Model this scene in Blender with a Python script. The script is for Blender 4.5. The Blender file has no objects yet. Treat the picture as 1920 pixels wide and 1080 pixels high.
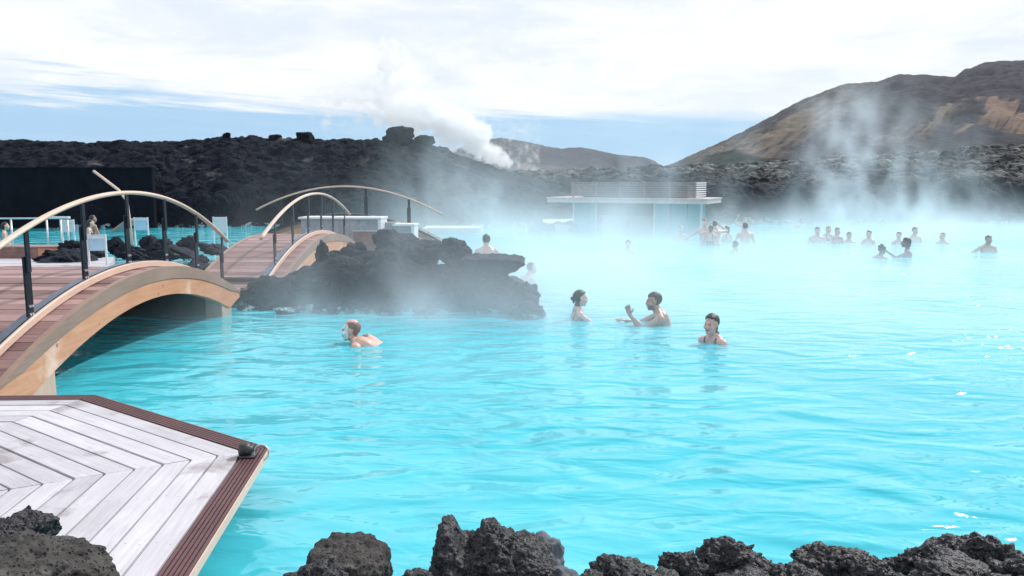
import bpy, bmesh, math, random
import numpy as np
from mathutils import Vector, Matrix
S = bpy.context.scene
C = S.collection
R = math.radians
random.seed(7)

# ------------------------------------------------------------------ camera
CAM_H = 2.1
F = 1493.33
PITCH = math.atan(200 / F)
cam = bpy.data.cameras.new("camera")
cam.lens = 28.0
cam.sensor_width = 36.0
cam.clip_start = 0.05
cam.clip_end = 20000
camo = bpy.data.objects.new("camera", cam)
C.objects.link(camo)
camo.location = (0, 0, CAM_H)
camo.rotation_euler = (R(90) - PITCH, 0, 0)
S.camera = camo

# ------------------------------------------------------------------ light
SUN_AZ, SUN_EL = R(47), R(42)          # azimuth measured from straight ahead towards the right
sun = bpy.data.lights.new("sun", 'SUN')
sun.energy = 3.8
sun.angle = R(0.6)
sun.color = (1.0, 0.965, 0.92)
suno = bpy.data.objects.new("sun", sun)
C.objects.link(suno)
sd = Vector((math.sin(SUN_AZ) * math.cos(SUN_EL), math.cos(SUN_AZ) * math.cos(SUN_EL), math.sin(SUN_EL)))
suno.rotation_euler = (-sd).to_track_quat('-Z', 'Y').to_euler()
suno.location = sd * 60
S.view_settings.view_transform = 'Standard'
S.view_settings.look = 'None'
S.view_settings.exposure = 0.08
S.view_settings.gamma = 1.0
S.cycles.volume_bounces = 12
S.cycles.max_bounces = 12
S.cycles.volume_max_steps = 256
S.cycles.sample_clamp_indirect = 6


class NB:
    """small node-expression builder that works in shader and geometry node trees"""
    def __init__(s, nt):
        s.nt = nt

    def n(s, typ, **kw):
        nd = s.nt.nodes.new(typ)
        for k, v in kw.items():
            setattr(nd, k, v)
        return nd

    def put(s, sock, v):
        if isinstance(v, bpy.types.NodeSocket):
            s.nt.links.new(v, sock)
        elif isinstance(v, (tuple, list)) and len(v) == 3 and sock.type == 'RGBA':
            sock.default_value = (*v, 1)
        else:
            sock.default_value = v

    def m(s, op, a, b=None, c=None, clamp=False):
        nd = s.n('ShaderNodeMath', operation=op, use_clamp=clamp)
        s.put(nd.inputs[0], a)
        if b is not None:
            s.put(nd.inputs[1], b)
        if c is not None:
            s.put(nd.inputs[2], c)
        return nd.outputs[0]

    def add(s, a, b): return s.m('ADD', a, b)
    def sub(s, a, b): return s.m('SUBTRACT', a, b)
    def mul(s, a, b): return s.m('MULTIPLY', a, b)
    def div(s, a, b): return s.m('DIVIDE', a, b)

    def rng(s, v, a, b, c=0.0, d=1.0, smooth=False):
        nd = s.n('ShaderNodeMapRange')
        if smooth:
            nd.interpolation_type = 'SMOOTHSTEP'
        s.put(nd.inputs[0], v)
        for i, x in zip((1, 2, 3, 4), (a, b, c, d)):
            s.put(nd.inputs[i], x)
        return nd.outputs[0]

    def sep(s, v):
        nd = s.n('ShaderNodeSeparateXYZ')
        s.nt.links.new(v, nd.inputs[0])
        return nd.outputs

    def comb(s, x, y, z):
        nd = s.n('ShaderNodeCombineXYZ')
        for i, v in enumerate((x, y, z)):
            s.put(nd.inputs[i], v)
        return nd.outputs[0]

    def noise(s, vec, scale=1.0, detail=4.0, rough=0.55, dist=0.0, color=False):
        nd = s.n('ShaderNodeTexNoise')
        s.put(nd.inputs['Vector'], vec)
        nd.inputs['Scale'].default_value = scale
        nd.inputs['Detail'].default_value = detail
        nd.inputs['Roughness'].default_value = rough
        nd.inputs['Distortion'].default_value = dist
        return nd.outputs[1 if color else 0]

    def voro(s, vec, scale=1.0, feature='F1', out=0):
        nd = s.n('ShaderNodeTexVoronoi', feature=feature)
        s.put(nd.inputs['Vector'], vec)
        nd.inputs['Scale'].default_value = scale
        return nd.outputs[out]

    def vmul(s, v, xyz):
        nd = s.n('ShaderNodeVectorMath', operation='MULTIPLY')
        s.put(nd.inputs[0], v)
        s.put(nd.inputs[1], xyz)
        return nd.outputs[0]

    def vadd(s, v, w):
        nd = s.n('ShaderNodeVectorMath', operation='ADD')
        s.put(nd.inputs[0], v)
        s.put(nd.inputs[1], w)
        return nd.outputs[0]

    def mix(s, f, a, b):
        nd = s.n('ShaderNodeMix', data_type='RGBA')
        s.put(nd.inputs[0], f)
        s.put(nd.inputs[6], a)
        s.put(nd.inputs[7], b)
        return nd.outputs[2]

    def bump(s, h, strength=0.5, dist=0.02):
        nd = s.n('ShaderNodeBump')
        nd.inputs['Strength'].default_value = strength
        nd.inputs['Distance'].default_value = dist
        s.put(nd.inputs['Height'], h)
        return nd.outputs[0]


# ------------------------------------------------------------------ sky
w = bpy.data.worlds.new("World")
S.world = w
w.use_nodes = True
wt = w.node_tree
wt.nodes.clear()
b = NB(wt)
sky = b.n('ShaderNodeTexSky', sky_type='NISHITA')
sky.sun_disc = False
sky.sun_elevation = SUN_EL
sky.sun_rotation = SUN_AZ
sky.air_density = 1.0
sky.dust_density = 0.3
sky.ozone_density = 2.5
bg_sky = b.n('ShaderNodeBackground')
wt.links.new(b.mix(0.85, sky.outputs[0], (3.7, 7.2, 10.8)), bg_sky.inputs[0])
bg_sky.inputs[1].default_value = 0.085
tc = b.n('ShaderNodeTexCoord')
gx, gy, gz = b.sep(tc.outputs['Generated'])
zz = b.m('MAXIMUM', gz, 0.0)
den = b.add(zz, 0.10)
pl = b.comb(b.mul(b.div(gx, den), 0.55), b.mul(b.div(gy, den), 1.0), b.mul(zz, 2.0))
n_big = b.noise(pl, 0.55, 5, 0.55, 0.3)
band = b.comb(b.mul(gx, 2.2), b.mul(gy, 1.0), b.mul(b.add(gz, b.mul(gx, 0.05)), 34.0))
n_str = b.noise(band, 1.5, 6, 0.62, 0.5)
edge = b.add(0.076, b.mul(gx, -0.026))
edge = b.sub(edge, b.mul(b.sub(n_big, 0.5), 0.045))
streak_w = b.rng(gx, -0.35, 0.15, 0.15, 0.05)
cv = b.add(b.sub(gz, edge), b.mul(b.sub(n_str, 0.5), streak_w))
cov = b.rng(cv, -0.006, 0.026, 0.0, 1.0, True)
thin = b.rng(n_str, 0.45, 0.75, 0.0, 0.22)          # faint veil inside the clear band
cov = b.m('MAXIMUM', cov, thin)
shade = b.rng(b.noise(b.comb(b.mul(gx, 3.0), b.mul(gy, 1.5), b.mul(gz, 12.0)), 1.6, 6, 0.6, 0.4), 0.32, 0.62, 0.0, 1.0, True)
ccol = b.mix(shade, (0.74, 0.81, 0.90), (0.97, 0.975, 0.985))
bg_cl = b.n('ShaderNodeBackground')
wt.links.new(ccol, bg_cl.inputs[0])
bg_cl.inputs[1].default_value = 1.06
mx = b.n('ShaderNodeMixShader')
wt.links.new(cov, mx.inputs[0])
wt.links.new(bg_sky.outputs[0], mx.inputs[1])
wt.links.new(bg_cl.outputs[0], mx.inputs[2])
wo = b.n('ShaderNodeOutputWorld')
wt.links.new(mx.outputs[0], wo.inputs[0])


# ------------------------------------------------------------------ helpers
_c, _s = math.cos(PITCH), math.sin(PITCH)


def ray(px, py):
    x = (px - 960) / F
    v = -(py - 540) / F
    return np.array((x, _c + v * _s, -_s + v * _c))


def onZ(px, py, z):
    r = ray(px, py)
    t = (z - CAM_H) / r[2]
    return np.array((r[0] * t, r[1] * t, z))


def onY(px, py, y):
    r = ray(px, py)
    t = y / r[1]
    return np.array((r[0] * t, y, CAM_H + r[2] * t))


def tag(o, label=None, cat=None, group=None, kind=None):
    if label: o['label'] = label
    if cat: o['category'] = cat
    if group: o['group'] = group
    if kind: o['kind'] = kind
    return o


def thing(name, label, cat, loc=(0, 0, 0), rz=0.0, group=None):
    o = bpy.data.objects.new(name, None)
    o.empty_display_size = 0.1
    C.objects.link(o)
    o.location = loc
    o.rotation_euler = (0, 0, rz)
    return tag(o, label, cat, group)


def obj(name, me, mats=None, parent=None, smooth=None):
    o = bpy.data.objects.new(name, me)
    C.objects.link(o)
    if mats is not None:
        if not isinstance(mats, (list, tuple)):
            mats = [mats]
        if len(me.materials) == 0:
            for m_ in mats:
                me.materials.append(m_)
    if parent is not None:
        o.parent = parent
    if smooth is not None:
        me.polygons.foreach_set('use_smooth', [smooth] * len(me.polygons))
    return o


def copy_tree(o, parent=None):
    c = o.copy()
    C.objects.link(c)
    if parent is not None:
        c.parent = parent
    for ch in list(o.children):
        copy_tree(ch, c)
    return c


class MB:
    """collects solids into one mesh"""
    def __init__(s):
        s.v, s.f, s.r, s.mi = [], [], [], []

    def raw(s, vs, fs, rnd=None, mi=0):
        k = len(s.v)
        s.v += [tuple(p) for p in vs]
        s.f += [tuple(i + k for i in f) for f in fs]
        rnd = random.random() if rnd is None else rnd
        s.r += [rnd] * len(fs)
        s.mi += [mi] * len(fs)

    def prism(s, a, c, rnd=None, mi=0):
        """a, c: matching loops of points (two ends)"""
        n = len(a)
        fs = [tuple(range(n))[::-1], tuple(range(n, 2 * n))]
        fs += [(i, (i + 1) % n, n + (i + 1) % n, n + i) for i in range(n)]
        s.raw(list(a) + list(c), fs, rnd, mi)

    def box(s, x0, x1, y0, y1, z0, z1, rnd=None, mi=0):
        s.prism([(x0, y0, z0), (x1, y0, z0), (x1, y1, z0), (x0, y1, z0)], [(x0, y0, z1), (x1, y0, z1), (x1, y1, z1), (x0, y1, z1)], rnd, mi)

    def sweep(s, sections, rnd=None, mi=0):
        n = len(sections[0])
        vs = [p for sec in sections for p in sec]
        fs = [tuple(range(n))[::-1], tuple(range((len(sections) - 1) * n, len(sections) * n))]
        for k in range(len(sections) - 1):
            for i in range(n):
                fs.append((k * n + i, k * n + (i + 1) % n, (k + 1) * n + (i + 1) % n, (k + 1) * n + i))
        s.raw(vs, fs, rnd, mi)

    def tube(s, pts, rad, n=10, rnd=None, mi=0):
        pts = [Vector(p) for p in pts]
        rads = rad if isinstance(rad, (list, tuple)) else [rad] * len(pts)
        secs = []
        for i, p in enumerate(pts):
            t = (pts[min(i + 1, len(pts) - 1)] - pts[max(i - 1, 0)]).normalized()
            up = Vector((0, 0, 1)) if abs(t.z) < 0.95 else Vector((1, 0, 0))
            u = t.cross(up).normalized()
            v = u.cross(t)
            secs.append([p + (u * math.cos(k * 2 * math.pi / n) + v * math.sin(k * 2 * math.pi / n)) * rads[i] for k in range(n)])
        s.sweep(secs, rnd, mi)

    def build(s, name, mats, parent=None, smooth=False, bevel=0.0):
        me = bpy.data.meshes.new(name)
        me.from_pydata(s.v, [], s.f)
        if not isinstance(mats, (list, tuple)):
            mats = [mats]
        for m_ in mats:
            me.materials.append(m_)
        me.polygons.foreach_set('material_index', s.mi)
        at = me.attributes.new('rnd', 'FLOAT', 'FACE')
        at.data.foreach_set('value', s.r)
        bm = bmesh.new()
        bm.from_mesh(me)
        bmesh.ops.recalc_face_normals(bm, faces=bm.faces)
        if bevel > 0:
            es = [e for e in bm.edges if len(e.link_faces) == 2 and e.calc_face_angle(0) > 0.6]
            bmesh.ops.bevel(bm, geom=es, offset=bevel, segments=1, affect='EDGES', clamp_overlap=True)
        bm.to_mesh(me)
        bm.free()
        return obj(name, me, None, parent, smooth)


# vectorised noise -------------------------------------------------
_rs = np.random.RandomState(3)
_perm = _rs.permutation(512)
_perm = np.concatenate([_perm, _perm, _perm])
_grad = _rs.normal(size=(512, 3))
_grad /= np.linalg.norm(_grad, axis=1)[:, None]
_jit = _rs.rand(512, 3)


def _h(i, j, k):
    return _perm[_perm[_perm[i & 511] + (j & 511)] + (k & 511)] & 511


def pnoise(p):
    p = np.asarray(p, float)
    i = np.floor(p).astype(int)
    f = p - i
    u = f * f * f * (f * (f * 6 - 15) + 10)
    out = 0
    for dx in (0, 1):
        wx = u[:, 0] if dx else 1 - u[:, 0]
        for dy in (0, 1):
            wy = u[:, 1] if dy else 1 - u[:, 1]
            for dz in (0, 1):
                wz = u[:, 2] if dz else 1 - u[:, 2]
                g = _grad[_h(i[:, 0] + dx, i[:, 1] + dy, i[:, 2] + dz)]
                d = f - np.array((dx, dy, dz))
                out = out + wx * wy * wz * np.einsum('ij,ij->i', g, d)
    return out * 1.6


def fbm(p, octv=4, lac=2.03, gain=0.5):
    p = np.asarray(p, float)
    a, t = 1.0, 0
    for o in range(octv):
        t = t + a * pnoise(p + 17.3 * o)
        p = p * lac
        a *= gain
    return t


def worley(p):
    p = np.asarray(p, float)
    i = np.floor(p).astype(int)
    best = np.full(len(p), 9.0)
    for dx in (-1, 0, 1):
        for dy in (-1, 0, 1):
            for dz in (-1, 0, 1):
                q = i + np.array((dx, dy, dz))
                c = q + _jit[_h(q[:, 0], q[:, 1], q[:, 2])]
                best = np.minimum(best, ((p - c) ** 2).sum(1))
    return np.sqrt(best)


def sstep(x, a, b_):
    t = np.clip((x - a) / (b_ - a), 0, 1)
    return t * t * (3 - 2 * t)


def np_mesh(name, v, f):
    me = bpy.data.meshes.new(name)
    v = np.asarray(v, np.float32)
    f = np.asarray(f, np.int32)
    me.vertices.add(len(v))
    me.vertices.foreach_set('co', v.ravel())
    me.loops.add(f.size)
    me.loops.foreach_set('vertex_index', f.ravel())
    me.polygons.add(len(f))
    me.polygons.foreach_set('loop_start', np.arange(len(f), dtype=np.int32) * f.shape[1])
    me.update(calc_edges=True)
    me.validate()
    me.polygons.foreach_set('use_smooth', [True] * len(me.polygons))
    return me


def grid_faces(nu, nv):
    i = np.arange(nu * nv).reshape(nu, nv)
    return np.stack([i[:-1, :-1], i[1:, :-1], i[1:, 1:], i[:-1, 1:]], -1).reshape(-1, 4)


# ------------------------------------------------------------------ materials
def mat(name):
    m_ = bpy.data.materials.new(name)
    m_.use_nodes = True
    nt = m_.node_tree
    nt.nodes.clear()
    bb = NB(nt)
    out = bb.n('ShaderNodeOutputMaterial')
    p = bb.n('ShaderNodeBsdfPrincipled')
    nt.links.new(p.outputs[0], out.inputs[0])
    t = bb.n('ShaderNodeTexCoord')
    return m_, bb, p, t


def simple(name, col, rough=0.6, metal=0.0, var=0.12, scale=6.0, bump=0.0, spec=0.5):
    m_, bb, p, t = mat(name)
    p.inputs['Specular IOR Level'].default_value = spec
    n_ = bb.noise(t.outputs['Object'], scale, 5, 0.6)
    d = tuple(c * (1 - var * 1.6) for c in col)
    l = tuple(min(1, c * (1 + var)) for c in col)
    bb.put(p.inputs['Base Color'], bb.mix(bb.rng(n_, 0.3, 0.7), d, l))
    bb.put(p.inputs['Roughness'], bb.rng(n_, 0.2, 0.8, max(0, rough - 0.1), min(1, rough + 0.1)))
    p.inputs['Metallic'].default_value = metal
    if bump:
        bb.put(p.inputs['Normal'], bb.bump(bb.noise(t.outputs['Object'], scale * 6, 4, 0.6), 0.5, bump))
    return m_


def lava(name, dark, light, moss=None, moss_amt=0.0, scale=1.0, deposit=False, tops=False, pits=False, bumpd=0.02, rough=0.8, spec=0.3, dep=0.55):
    m_, bb, p, t = mat(name)
    gpos = bb.n('ShaderNodeNewGeometry')
    pos = t.outputs['Object'] if not deposit else gpos.outputs['Position']
    n1 = bb.noise(pos, 3.0 * scale, 8, 0.65)
    n2 = bb.noise(pos, 16.0 * scale, 5, 0.7)
    f = bb.rng(bb.add(bb.mul(n1, 0.6), bb.mul(n2, 0.4)), 0.36, 0.68)
    col = bb.mix(f, dark, light)
    nz = bb.sep(gpos.outputs['Normal'])[2]
    if moss:
        mm = bb.mul(bb.rng(nz, 0.35, 0.85), bb.rng(bb.noise(pos, 1.1 * scale, 6, 0.6), 0.62 - moss_amt * 0.3, 0.72 - moss_amt * 0.2))
        if tops:
            mm = bb.mul(bb.n('ShaderNodeAttribute', attribute_name='moss').outputs['Fac'], bb.rng(bb.noise(pos, 1.6, 5, 0.65), 0.40, 0.62))
        col = bb.mix(mm, col, moss)
    if deposit:
        pz = bb.sep(gpos.outputs['Position'])[2]
        lim = bb.mul(bb.rng(bb.noise(pos, 0.9, 4, 0.6), 0.4, 0.72), dep)
        dd = bb.mul(bb.m('LESS_THAN', pz, lim), bb.rng(bb.noise(pos, 5.0, 3, 0.6), 0.47, 0.66))
        col = bb.mix(dd, col, (0.34, 0.50, 0.56))
    if pits:
        pv = bb.voro(bb.vadd(pos, bb.vmul(bb.noise(pos, 20 * scale, 2, .5, 0, True), (.03, .03, .03))), 48 * scale)
        col = bb.mix(bb.rng(pv, 0.16, 0.34, 0.75, 0.0), col, (0.003, 0.003, 0.004))
        fl = bb.rng(bb.noise(pos, 70 * scale, 3, 0.7), 0.66, 0.74, 0.0, 0.8)
        col = bb.mix(fl, col, (0.22, 0.21, 0.215))
    bb.put(p.inputs['Base Color'], col)
    bb.put(p.inputs['Roughness'], bb.rng(n2, 0.3, 0.7, rough - 0.12, rough + 0.12))
    p.inputs['Specular IOR Level'].default_value = spec
    h = bb.add(bb.mul(n1, 0.6), bb.add(bb.mul(n2, 0.35), bb.mul(bb.voro(pos, 22 * scale), 0.35)))
    if pits:
        h = bb.add(h, bb.mul(bb.rng(pv, 0.1, 0.4), 0.35))
    bb.put(p.inputs['Normal'], bb.bump(h, 0.9, bumpd))
    return m_


def wood(name, dark, light, grain_axis=0, rough=0.6, scale=1.0, stain=None, stain_amt=0.0, knots=0.0, rnd_amt=0.5):
    m_, bb, p, t = mat(name)
    pos = t.outputs['Object']
    at = bb.n('ShaderNodeAttribute', attribute_name='rnd')
    rv = at.outputs['Fac']
    shift = bb.comb(bb.mul(rv, 37.0), bb.mul(rv, 91.0), bb.mul(rv, 53.0))
    st = [40.0 * scale, 40.0 * scale, 40.0 * scale]
    st[grain_axis] = 2.5 * scale
    g = bb.noise(bb.vadd(bb.vmul(pos, tuple(st)), shift), 1.0, 5, 0.65, 0.6)
    bl = bb.noise(bb.vadd(pos, shift), 2.2 * scale, 4, 0.6)
    f = bb.add(bb.mul(bb.rng(g, 0.25, 0.75), 0.45), bb.add(bb.mul(rv, rnd_amt), bb.mul(bb.sub(bl, 0.5), 0.6)))
    col = bb.mix(bb.m('ADD', f, 0.0, clamp=True), dark, light)
    if stain:
        s_ = bb.rng(bb.noise(pos, 2.1 * scale, 4, 0.55), 0.66 - stain_amt, 0.80 - stain_amt, 0, 0.8)
        col = bb.mix(s_, col, stain)
    if knots:
        k = bb.rng(bb.voro(bb.vadd(bb.vmul(pos, (1, 1, 1)), shift), 5.5 * scale), 0.06, 0.10, 0.7, 0.0)
        col = bb.mix(k, col, tuple(c * 0.35 for c in dark))
    bb.put(p.inputs['Base Color'], col)
    bb.put(p.inputs['Roughness'], bb.rng(g, 0.2, 0.8, rough - 0.1, rough + 0.12))
    p.inputs['Specular IOR Level'].default_value = 0.35
    bb.put(p.inputs['Normal'], bb.bump(g, 0.35, 0.004))
    return m_


M = {}
M['rock'] = lava('dark lava', (0.004, 0.004, 0.008), (0.036, 0.036, 0.047), (0.13, 0.125, 0.12), 0.06, 1.6, bumpd=0.035, spec=.5, rough=.55, pits=True)
M['rock_brown'] = lava('brown lava with lichen', (0.016, 0.015, 0.016), (0.088, 0.083, 0.079), (0.20, 0.195, 0.18), 0.24, 1.4, bumpd=0.02, pits=True)
M['rock_grey'] = lava('smooth grey lava', (0.07, 0.075, 0.09), (0.20, 0.21, 0.24), None, 0, 1.2, bumpd=0.01)
M['rock_mid'] = lava('mound lava', (0.004, 0.0065, 0.013), (0.021, 0.028, 0.046), (0.10, 0.10, 0.10), 0.05, 1.2, deposit=True, bumpd=0.03, spec=.2, dep=.16)
M['ridge'] = lava('ridge lava', (0.0028, 0.0038, 0.0085), (0.0115, 0.0155, 0.028), (0.10, 0.10, 0.10), -0.02, 0.45, deposit=True, bumpd=0.12, spec=.08, dep=.4)
M['field'] = lava('mossy lava field', (0.003, 0.004, 0.0085), (0.014, 0.017, 0.028), (0.23, 0.245, 0.225), 0.16, 0.5, deposit=True, tops=True, bumpd=0.14, spec=.1, dep=.4)

M['plank_grey'] = wood('weathered grey planks', (0.33, 0.32, 0.355), (0.66, 0.65, 0.70), 0, 0.62, 1.0, (0.13, 0.085, 0.09), 0.05, 0.0, 0.35)
M['strip'] = wood('red brown ribbed strip', (0.055, 0.024, 0.028), (0.165, 0.078, 0.084), 0, 0.45, 1.0, (0.5, 0.42, 0.40), -0.05, 0, 0.3)
M['plank_red'] = wood('red brown bridge planks', (0.085, 0.038, 0.036), (0.38, 0.235, 0.225), 0, 0.5, 1.0, (0.10, 0.05, 0.05), -0.06, 0, 0.75)
M['beam'] = wood('orange laminated timber', (0.44, 0.180, 0.088), (0.74, 0.42, 0.28), 1, 0.45, 0.7, (0.74, 0.53, 0.43), 0.06, 0.5, 0.2)
M['fascia'] = wood('faded timber', (0.20, 0.125, 0.095), (0.38, 0.27, 0.22), 1, 0.5, 0.8, (0.14, 0.10, 0.09), 0.0, 0, 0.3)
M['cap'] = wood('pale timber cap', (0.52, 0.36, 0.28), (0.74, 0.57, 0.48), 1, 0.4, 1.0, None, 0, 0, 0.3)
M['pier'] = wood('tan pier boards', (0.30, 0.18, 0.12), (0.60, 0.44, 0.36), 2, 0.55, 0.8, (0.14, 0.09, 0.07), 0.03, 0, 0.5)
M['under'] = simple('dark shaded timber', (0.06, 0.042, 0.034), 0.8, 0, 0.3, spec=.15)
M['steel'] = simple('blue black steel', (0.018, 0.022, 0.034), 0.38, 0.6, 0.25, 10)
M['steel_plate'] = simple('blue grey kerb steel', (0.10, 0.13, 0.19), 0.35, 0.7, 0.2, 8)
M['galv'] = simple('galvanised steel', (0.55, 0.58, 0.62), 0.4, 0.6, 0.1)
M['white'] = simple('white paint', (0.62, 0.63, 0.66), 0.5, 0, 0.06)
M['shadow_board'] = simple('white board with painted blue shadow', (0.40, 0.54, 0.66), 0.55, 0, 0.12, 4)  # white boards on their shadow side; the blue shade is in the colour
M['grey_panel'] = simple('grey cabinet boards', (0.30, 0.32, 0.36), 0.6, 0, 0.2, 5)
M['brown_panel'] = simple('red brown panel', (0.23, 0.125, 0.105), 0.6, 0, 0.2, 5)
M['concrete'] = simple('pale concrete', (0.62, 0.61, 0.60), 0.8, 0, 0.14, 3, 0.004)
M['black_wall'] = simple('black timber cladding', (0.006, 0.007, 0.013), 0.85, 0, 0.3, 2, 0, 0.08)
M['silica'] = simple('white silica', (0.66, 0.64, 0.63), 0.85, 0, 0.15, 0.8, 0.02)
M['rubber'] = simple('black rubber', (0.02, 0.022, 0.025), 0.5, 0, 0.3)
M['louvre'] = simple('brown grey louvres', (0.24, 0.18, 0.165), 0.6, 0, 0.2)
M['roofedge'] = simple('pale pink timber fascia', (0.56, 0.45, 0.42), 0.55, 0, 0.12)
M['dark_int'] = simple('dark bar wall', (0.06, 0.07, 0.085), 0.6, 0, 0.2)

m_, bb, p, t = mat('turquoise glass panel')
p.inputs['Base Color'].default_value = (0.07, 0.40, 0.46, 1)
p.inputs['Roughness'].default_value = 0.15
p.inputs['Transmission Weight'].default_value = 0.35
M['glass'] = m_

# milky turquoise water
m_, bb, p, t = mat('milky turquoise water')
gp = bb.n('ShaderNodeNewGeometry').outputs['Position']
big = bb.noise(bb.vmul(gp, (0.5, 0.8, 1)), 0.45, 3, 0.5, 0.4)
bb.put(p.inputs['Base Color'], bb.mix(bb.rng(big, 0.35, 0.65), (0.030, 0.425, 0.535), (0.082, 0.495, 0.595)))
p.inputs['Roughness'].default_value = 0.06
p.inputs['IOR'].default_value = 1.37
w1 = bb.noise(bb.vmul(gp, (1.0, 1.85, 1)), 1.0, 1, 0.4, 1.1)
w2 = bb.noise(bb.vmul(gp, (2.4, 4.5, 1)), 1.0, 2, 0.45, 0.8)
w3 = bb.noise(bb.vmul(gp, (9.0, 15.0, 1)), 1.0, 2, 0.5, 0.3)
calm = bb.rng(bb.noise(gp, 0.22, 2, 0.5), 0.35, 0.65, 0.45, 1.0)
hh = bb.mul(calm, bb.add(bb.mul(w1, 1.0), bb.add(bb.mul(w2, 0.27), bb.mul(w3, 0.012))))
bb.put(p.inputs['Normal'], bb.bump(hh, 1.0, 0.165))
M['water'] = m_

# mountain and hills: where the grass with its painted slope light, the bare dark rock and the scree lie is stored on the mesh
def mountain_mat(name, dark, mid, tan, sc):
    m_, bb, p, t = mat(name)
    pos = bb.n('ShaderNodeNewGeometry').outputs['Position']
    n2 = bb.noise(bb.vmul(pos, (1, 1, 2.0)), 0.03 * sc, 7, 0.65)
    n3 = bb.noise(pos, 0.16 * sc, 5, 0.7)
    at = lambda a: bb.n('ShaderNodeAttribute', attribute_name=a).outputs['Fac']
    jit = bb.mul(bb.sub(bb.add(bb.mul(n2, .6), bb.mul(n3, .4)), 0.5), 1.5)
    col = bb.mix(bb.rng(n2, 0.35, 0.65), dark, mid)
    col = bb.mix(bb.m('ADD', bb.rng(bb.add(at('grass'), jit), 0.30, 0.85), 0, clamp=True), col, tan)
    col = bb.mix(bb.rng(bb.add(at('scree'), bb.mul(jit, .6)), 0.35, 0.7), col, (0.185, 0.128, 0.098))
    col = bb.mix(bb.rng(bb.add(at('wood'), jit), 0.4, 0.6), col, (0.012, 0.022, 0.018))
    bb.put(p.inputs['Base Color'], col)
    p.inputs['Roughness'].default_value = 0.95
    p.inputs['Specular IOR Level'].default_value = 0.05
    bb.put(p.inputs['Normal'], bb.bump(bb.add(n2, bb.mul(n3, 0.5)), 0.6, 9.0 / sc))
    return m_


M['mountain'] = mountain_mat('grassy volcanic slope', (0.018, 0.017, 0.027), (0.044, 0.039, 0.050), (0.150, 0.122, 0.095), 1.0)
M['hills'] = mountain_mat('far volcanic hill', (0.020, 0.022, 0.035), (0.042, 0.043, 0.058), (0.10, 0.085, 0.085), 0.5)
M['ground'] = lava('black ground', (0.012, 0.012, 0.013), (0.05, 0.048, 0.046), (0.16, 0.15, 0.12), 0.3, 0.2, bumpd=0.1)

# ------------------------------------------------------------------ ground, water, terrain
g = MB()
g.raw([(-4500, -300, -1.25), (4500, -300, -1.25), (4500, 4300, -1.25), (-4500, 4300, -1.25)], [(0, 1, 2, 3)])
tag(g.build('ground', M['ground']), kind='structure')
g = MB()
g.raw([(-70, -4, 0), (95, -4, 0), (95, 47, 0), (-70, 47, 0)], [(0, 1, 2, 3)])
tag(g.build('water', M['water']), kind='structure')


def lava_sheet(name, x0, x1, y0, y1, nu, nv, hfun, material, amp, lump, seed):
    u = np.linspace(x0, x1, nu)
    v = np.linspace(0, 1, nv) ** 1.4 * (y1 - y0) + y0
    X, Y = np.meshgrid(u, v, indexing='ij')
    x, y = X.ravel(), Y.ravel()
    z = hfun(x, y)
    act = np.clip((z + 0.6) / 1.2, 0, 1)
    q = np.stack([x, y, z * 0.8], 1)
    w1_ = worley(q / lump + seed)
    w2_ = worley(q / (lump * 0.42) + seed * 2)
    n_ = fbm(q / (lump * 2.2) + seed, 5)
    knob = lambda w_: np.sqrt(np.clip(1 - (w_ / .9) ** 2, 0, 1)) - .6
    k1, k2 = knob(w1_), knob(w2_)
    d = amp * (k1 * 1.2 + k2 * 0.6 + n_ * 0.6)
    jx = fbm(q / (lump * 0.8) + 91 + seed, 3) * amp * 0.6
    jy = fbm(q / (lump * 0.8) + 37 + seed, 3) * amp * 0.6
    P = np.stack([x + jx * act, y + jy * act, z + d * act], 1)
    me = np_mesh(name, P, grid_faces(nu, nv))
    at = me.attributes.new('moss', 'FLOAT', 'POINT')
    top_ = sstep(k1 * .8 + k2 * .45 + 0.25 * fbm(q / 3.0 + 5, 3), 0.10, .32)
    patch = sstep(fbm(np.stack([x / 5, y / 9, x * 0], 1) + seed, 3), -.45, .35) * .75 + .25
    at.data.foreach_set('value', (top_ * patch * sstep(z + d, 1.7, 3.1)).astype(np.float32))
    return tag(obj(name, me, material), kind='structure')


# left ridge: crest heights read at 50 m
rp = [(-400, 258), (0, 262), (100, 262), (200, 266), (330, 262), (420, 255), (540, 257), (640, 260), (720, 259), (790, 264), (840, 280), (880, 296), (940, 318), (1000, 334), (1060, 352), (1110, 380), (1160, 420)]
rx = np.array([onY(a, 300, 44)[0] for a, _ in rp])
rz = np.array([onY(a, c, 44)[2] for a, c in rp])


def ridge_h(x, y):
    crest = np.interp(x * 44 / np.maximum(y, 36), rx, rz)
    sh = 36.4 + 0.8 * np.sin(x * 0.4) + 0.5 * np.sin(x * 1.1 + 1)
    up = sstep(y, sh - 0.6, sh + 1.0) * 0.30 + np.clip((y - sh - .2) / (44 - sh - .2), 0, 1) ** 0.8 * 0.70
    return -0.8 + (crest + 0.6) * up - 0.03 * np.maximum(y - 45, 0)


lava_sheet('lava_ridge', -42, 7, 35, 66, 760, 330, ridge_h, M['ridge'], 0.30, 0.62, 5.0)

fp = [(860, 332), (940, 328), (1000, 330), (1060, 326), (1150, 322), (1250, 321), (1330, 318), (1450, 311), (1600, 301), (1700, 296), (1800, 285), (1920, 276), (2050, 268), (2300, 262)]
fx = np.array([onY(a, 300, 74)[0] for a, _ in fp])
fz = np.array([onY(a, c, 74)[2] for a, c in fp])


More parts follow.
